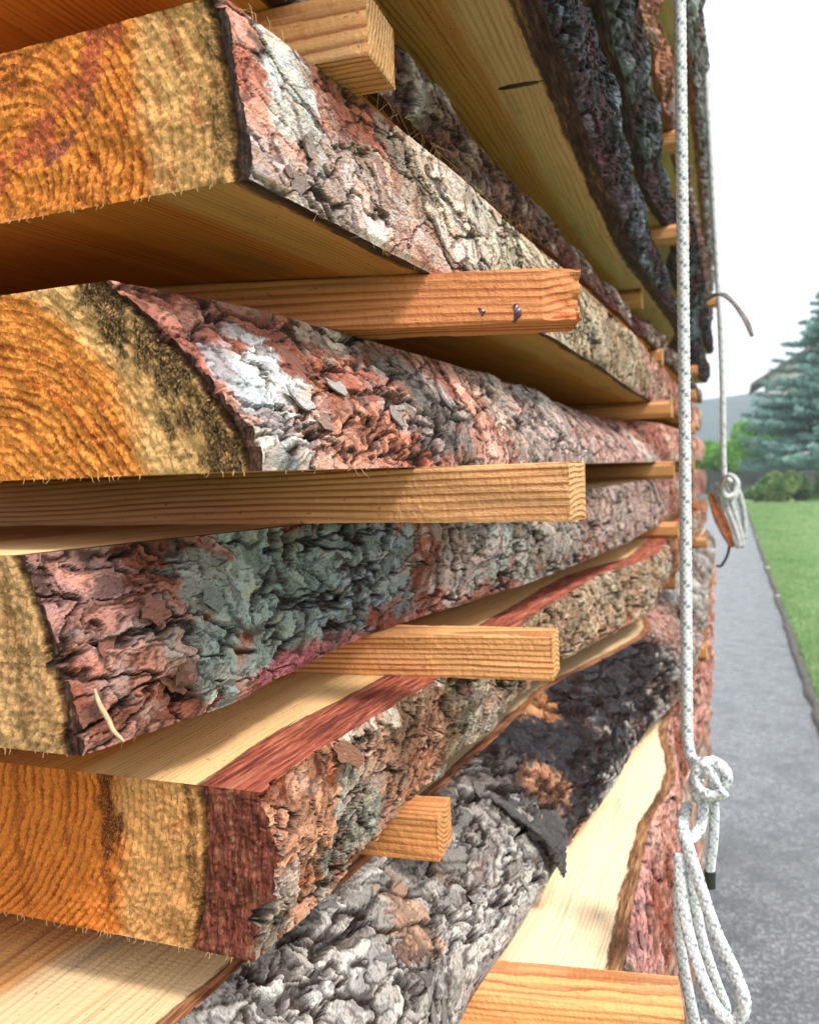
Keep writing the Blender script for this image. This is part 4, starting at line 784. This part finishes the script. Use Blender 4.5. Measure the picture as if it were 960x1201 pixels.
def spruce(u, y, H, Rm, label, seed):
    rg = np.random.default_rng(seed); x, yy_ = gpos(u, y); root = empty('blue_spruce', (x, yy_, gz(yy_)-.05)); tag(root, label, 'tree'); m = MB()
    m.tube(np.array([[0, 0, 0], [0.05, 0, H*.5], [0, 0, H]]), [.32, .18, .02], 10); Ps = []; Ns = []; z = 3.0
    while z < H-.3:
        rr0 = Rm*(1-z/H)**.75
        for b in range(int(8+rr0*1.5)):
            a = rg.uniform(0, 6.283); L_ = rr0*rg.uniform(.55, 1.2); dr = np.array([math.cos(a), math.sin(a), 0]); t = np.linspace(0, 1, 8)[:, None]
            br = dr*L_*t+np.array([0, 0, 1])*(z+rg.uniform(-.25, .25)-L_*.30*t+L_*.22*t**3); m.tube(br, np.linspace(.05, .008, 8), 4)
            k = int(26*L_)+8; tt = rg.random(k)**.7; q = np.stack([np.interp(tt, t[:, 0], br[:, i]) for i in range(3)], 1); sd_ = np.cross(dr, [0, 0, 1])
            side = rg.choice([-1, 1], k)[:, None]; tw = side*sd_*.8+dr*.7+np.array([0, 0, -.25])+rg.normal(0, .15, (k, 3)); tl = (.25+.55*(1-tt))[:, None]*rg.uniform(.5, 1, (k, 1))*min(1, L_*.4)
            for f in np.linspace(.1, 1, 5): Ps.append(q+tw*tl*f+rg.normal(0, .03, (k, 3))); Ns.append(tw+rg.normal(0, .5, (k, 3)))
        z += .34+.16*rg.random()
    m.build('trunk', M_BRK, root, True); P, N_ = np.concatenate(Ps), np.concatenate(Ns); V, Q = cards(P, N_, .24, .045, rg)
    mesh_np('crown', V, Q, leaf_mat('spruce_needles', (.14, .27, .24), (.30, .46, .42), .9), root, smooth=False)
spruce(984, 62, 15.0, 7.4, 'large blue-green spruce at the right edge with drooping tiers of branches', 3)
# fence: dark boards
fy_ = 70.0; fz = gz(fy_); M_FENCE = simple('dark_fence', (.05, .052, .055), (.085, .085, .08), 4, .8, .3, 20)
fe = empty('board_fence', (2.5, fy_, fz)); tag(fe, 'dark horizontal board fence along the far side of the cross road', 'fence')
x0 = gpos(800, fy_)[0]; x1 = gpos(960, fy_)[0]+8
mb = MB(); mb.box((0, -.02, 0), (x1-x0, .02, .21)); bo = mb.build('board', M_FENCE, fe); bo.location = (x0-2.5, 0, .25)
for k in range(1, 7):
    c_ = bo.copy(); COL.objects.link(c_); c_.parent = fe; c_.location = (x0-2.5, 0, .25+.235*k)
for k in range(int((x1-x0)/2)+1):
    mb = MB(); mb.box((-.05, .022, -.02), (.05, .12, 2.0)); po = mb.build('post', M_FENCE, fe); po.location = (x0-2.5+2*k, 0, 0)
# house
M_WALL = simple('render_wall', (.72, .70, .66), (.62, .60, .56), 1.5, .9); M_ROOF = simple('roof_tiles', (.20, .17, .16), (.13, .11, .11), 3, .8, .6, 12); M_GLASS = simple('window_glass', (.05, .07, .09), (.09, .11, .13), .7, .1, spec=.6); M_FRAME = simple('window_frame', (.75, .74, .72), None, 5)
hx, hy = gpos(964, 84); hzb = gz(hy); ho = empty('house', (hx, hy, hzb)); tag(ho, 'white house with a pitched roof and wide eaves behind the spruce', 'house')
mb = MB(); W2, H1 = 4.3, 10.4; RZ = 13.0
mb.add([(-W2, 0, -.2), (W2, 0, -.2), (W2, 0, H1), (-W2, 0, H1), (0, 0, RZ), (-W2, 10, -.2), (W2, 10, -.2), (W2, 10, H1), (-W2, 10, H1), (0, 10, RZ)], [(0, 1, 2, 3), (3, 2, 4, 4), (6, 5, 8, 7), (7, 8, 9, 9), (5, 0, 3, 8), (1, 6, 7, 2)])
mb.build('wall', M_WALL, ho)
mb = MB(); ov = 1.5; sl = (RZ-H1)/W2; zz0 = H1-sl*ov
for s_ in (-1, 1):
    V = [(s_*(W2+ov), -1.2, zz0+.03), (0, -1.2, RZ+.03), (0, 11, RZ+.03), (s_*(W2+ov), 11, zz0+.03)]; V += [(a, b, c+.28) for a, b, c in V]
    mb.add(V, [(0, 1, 2, 3), (7, 6, 5, 4), (0, 4, 5, 1), (1, 5, 6, 2), (2, 6, 7, 3), (3, 7, 4, 0)])
mb.build('roof', M_ROOF, ho)
for (wx, wz) in ((-2.6, 1.2), (0, 1.2), (2.6, 1.2), (-2.6, 4.2), (0, 4.2), (2.6, 4.2), (-2.6, 7.2), (0, 7.2), (2.6, 7.2)):
    mb = MB(); mb.box((wx-.65, -.06, wz), (wx+.65, .02, wz+1.5)); fr_ = mb.build('window', M_FRAME, ho)
    for q in (-1, 1): mb = MB(); mb.box((wx+q*.31-.26, -.085, wz+.1), (wx+q*.31+.26, -.062, wz+1.4)); mb.build('pane', M_GLASS, fr_)
mb = MB(); mb.box((-W2-1.2, -1.3, 6.2), (-.3, -.01, 6.4)); mb.box((-W2-1.2, -1.3, 6.4), (-.3, -1.24, 7.3)); mb.build('balcony', M_BRK, ho)

# ------------------------------------------------------------------ pale air
hm = bpy.data.materials.new('haze'); hm.use_nodes = True; ht = hm.node_tree; ht.nodes.remove(ht.nodes['Principled BSDF'])
pv = ht.nodes.new('ShaderNodeVolumePrincipled'); pv.inputs['Color'].default_value = (.82, .91, 1, 1); pv.inputs['Density'].default_value = .0009; pv.inputs['Anisotropy'].default_value = .3
ht.links.new(pv.outputs[0], ht.nodes['Material Output'].inputs['Volume'])
mb = MB(); mb.box((-1000, -80, -40), (1000, 1000, 130)); hz_o = mb.build('haze', hm); tag(hz_o, 'thin pale haze over the far hill', 'haze', kind='stuff')
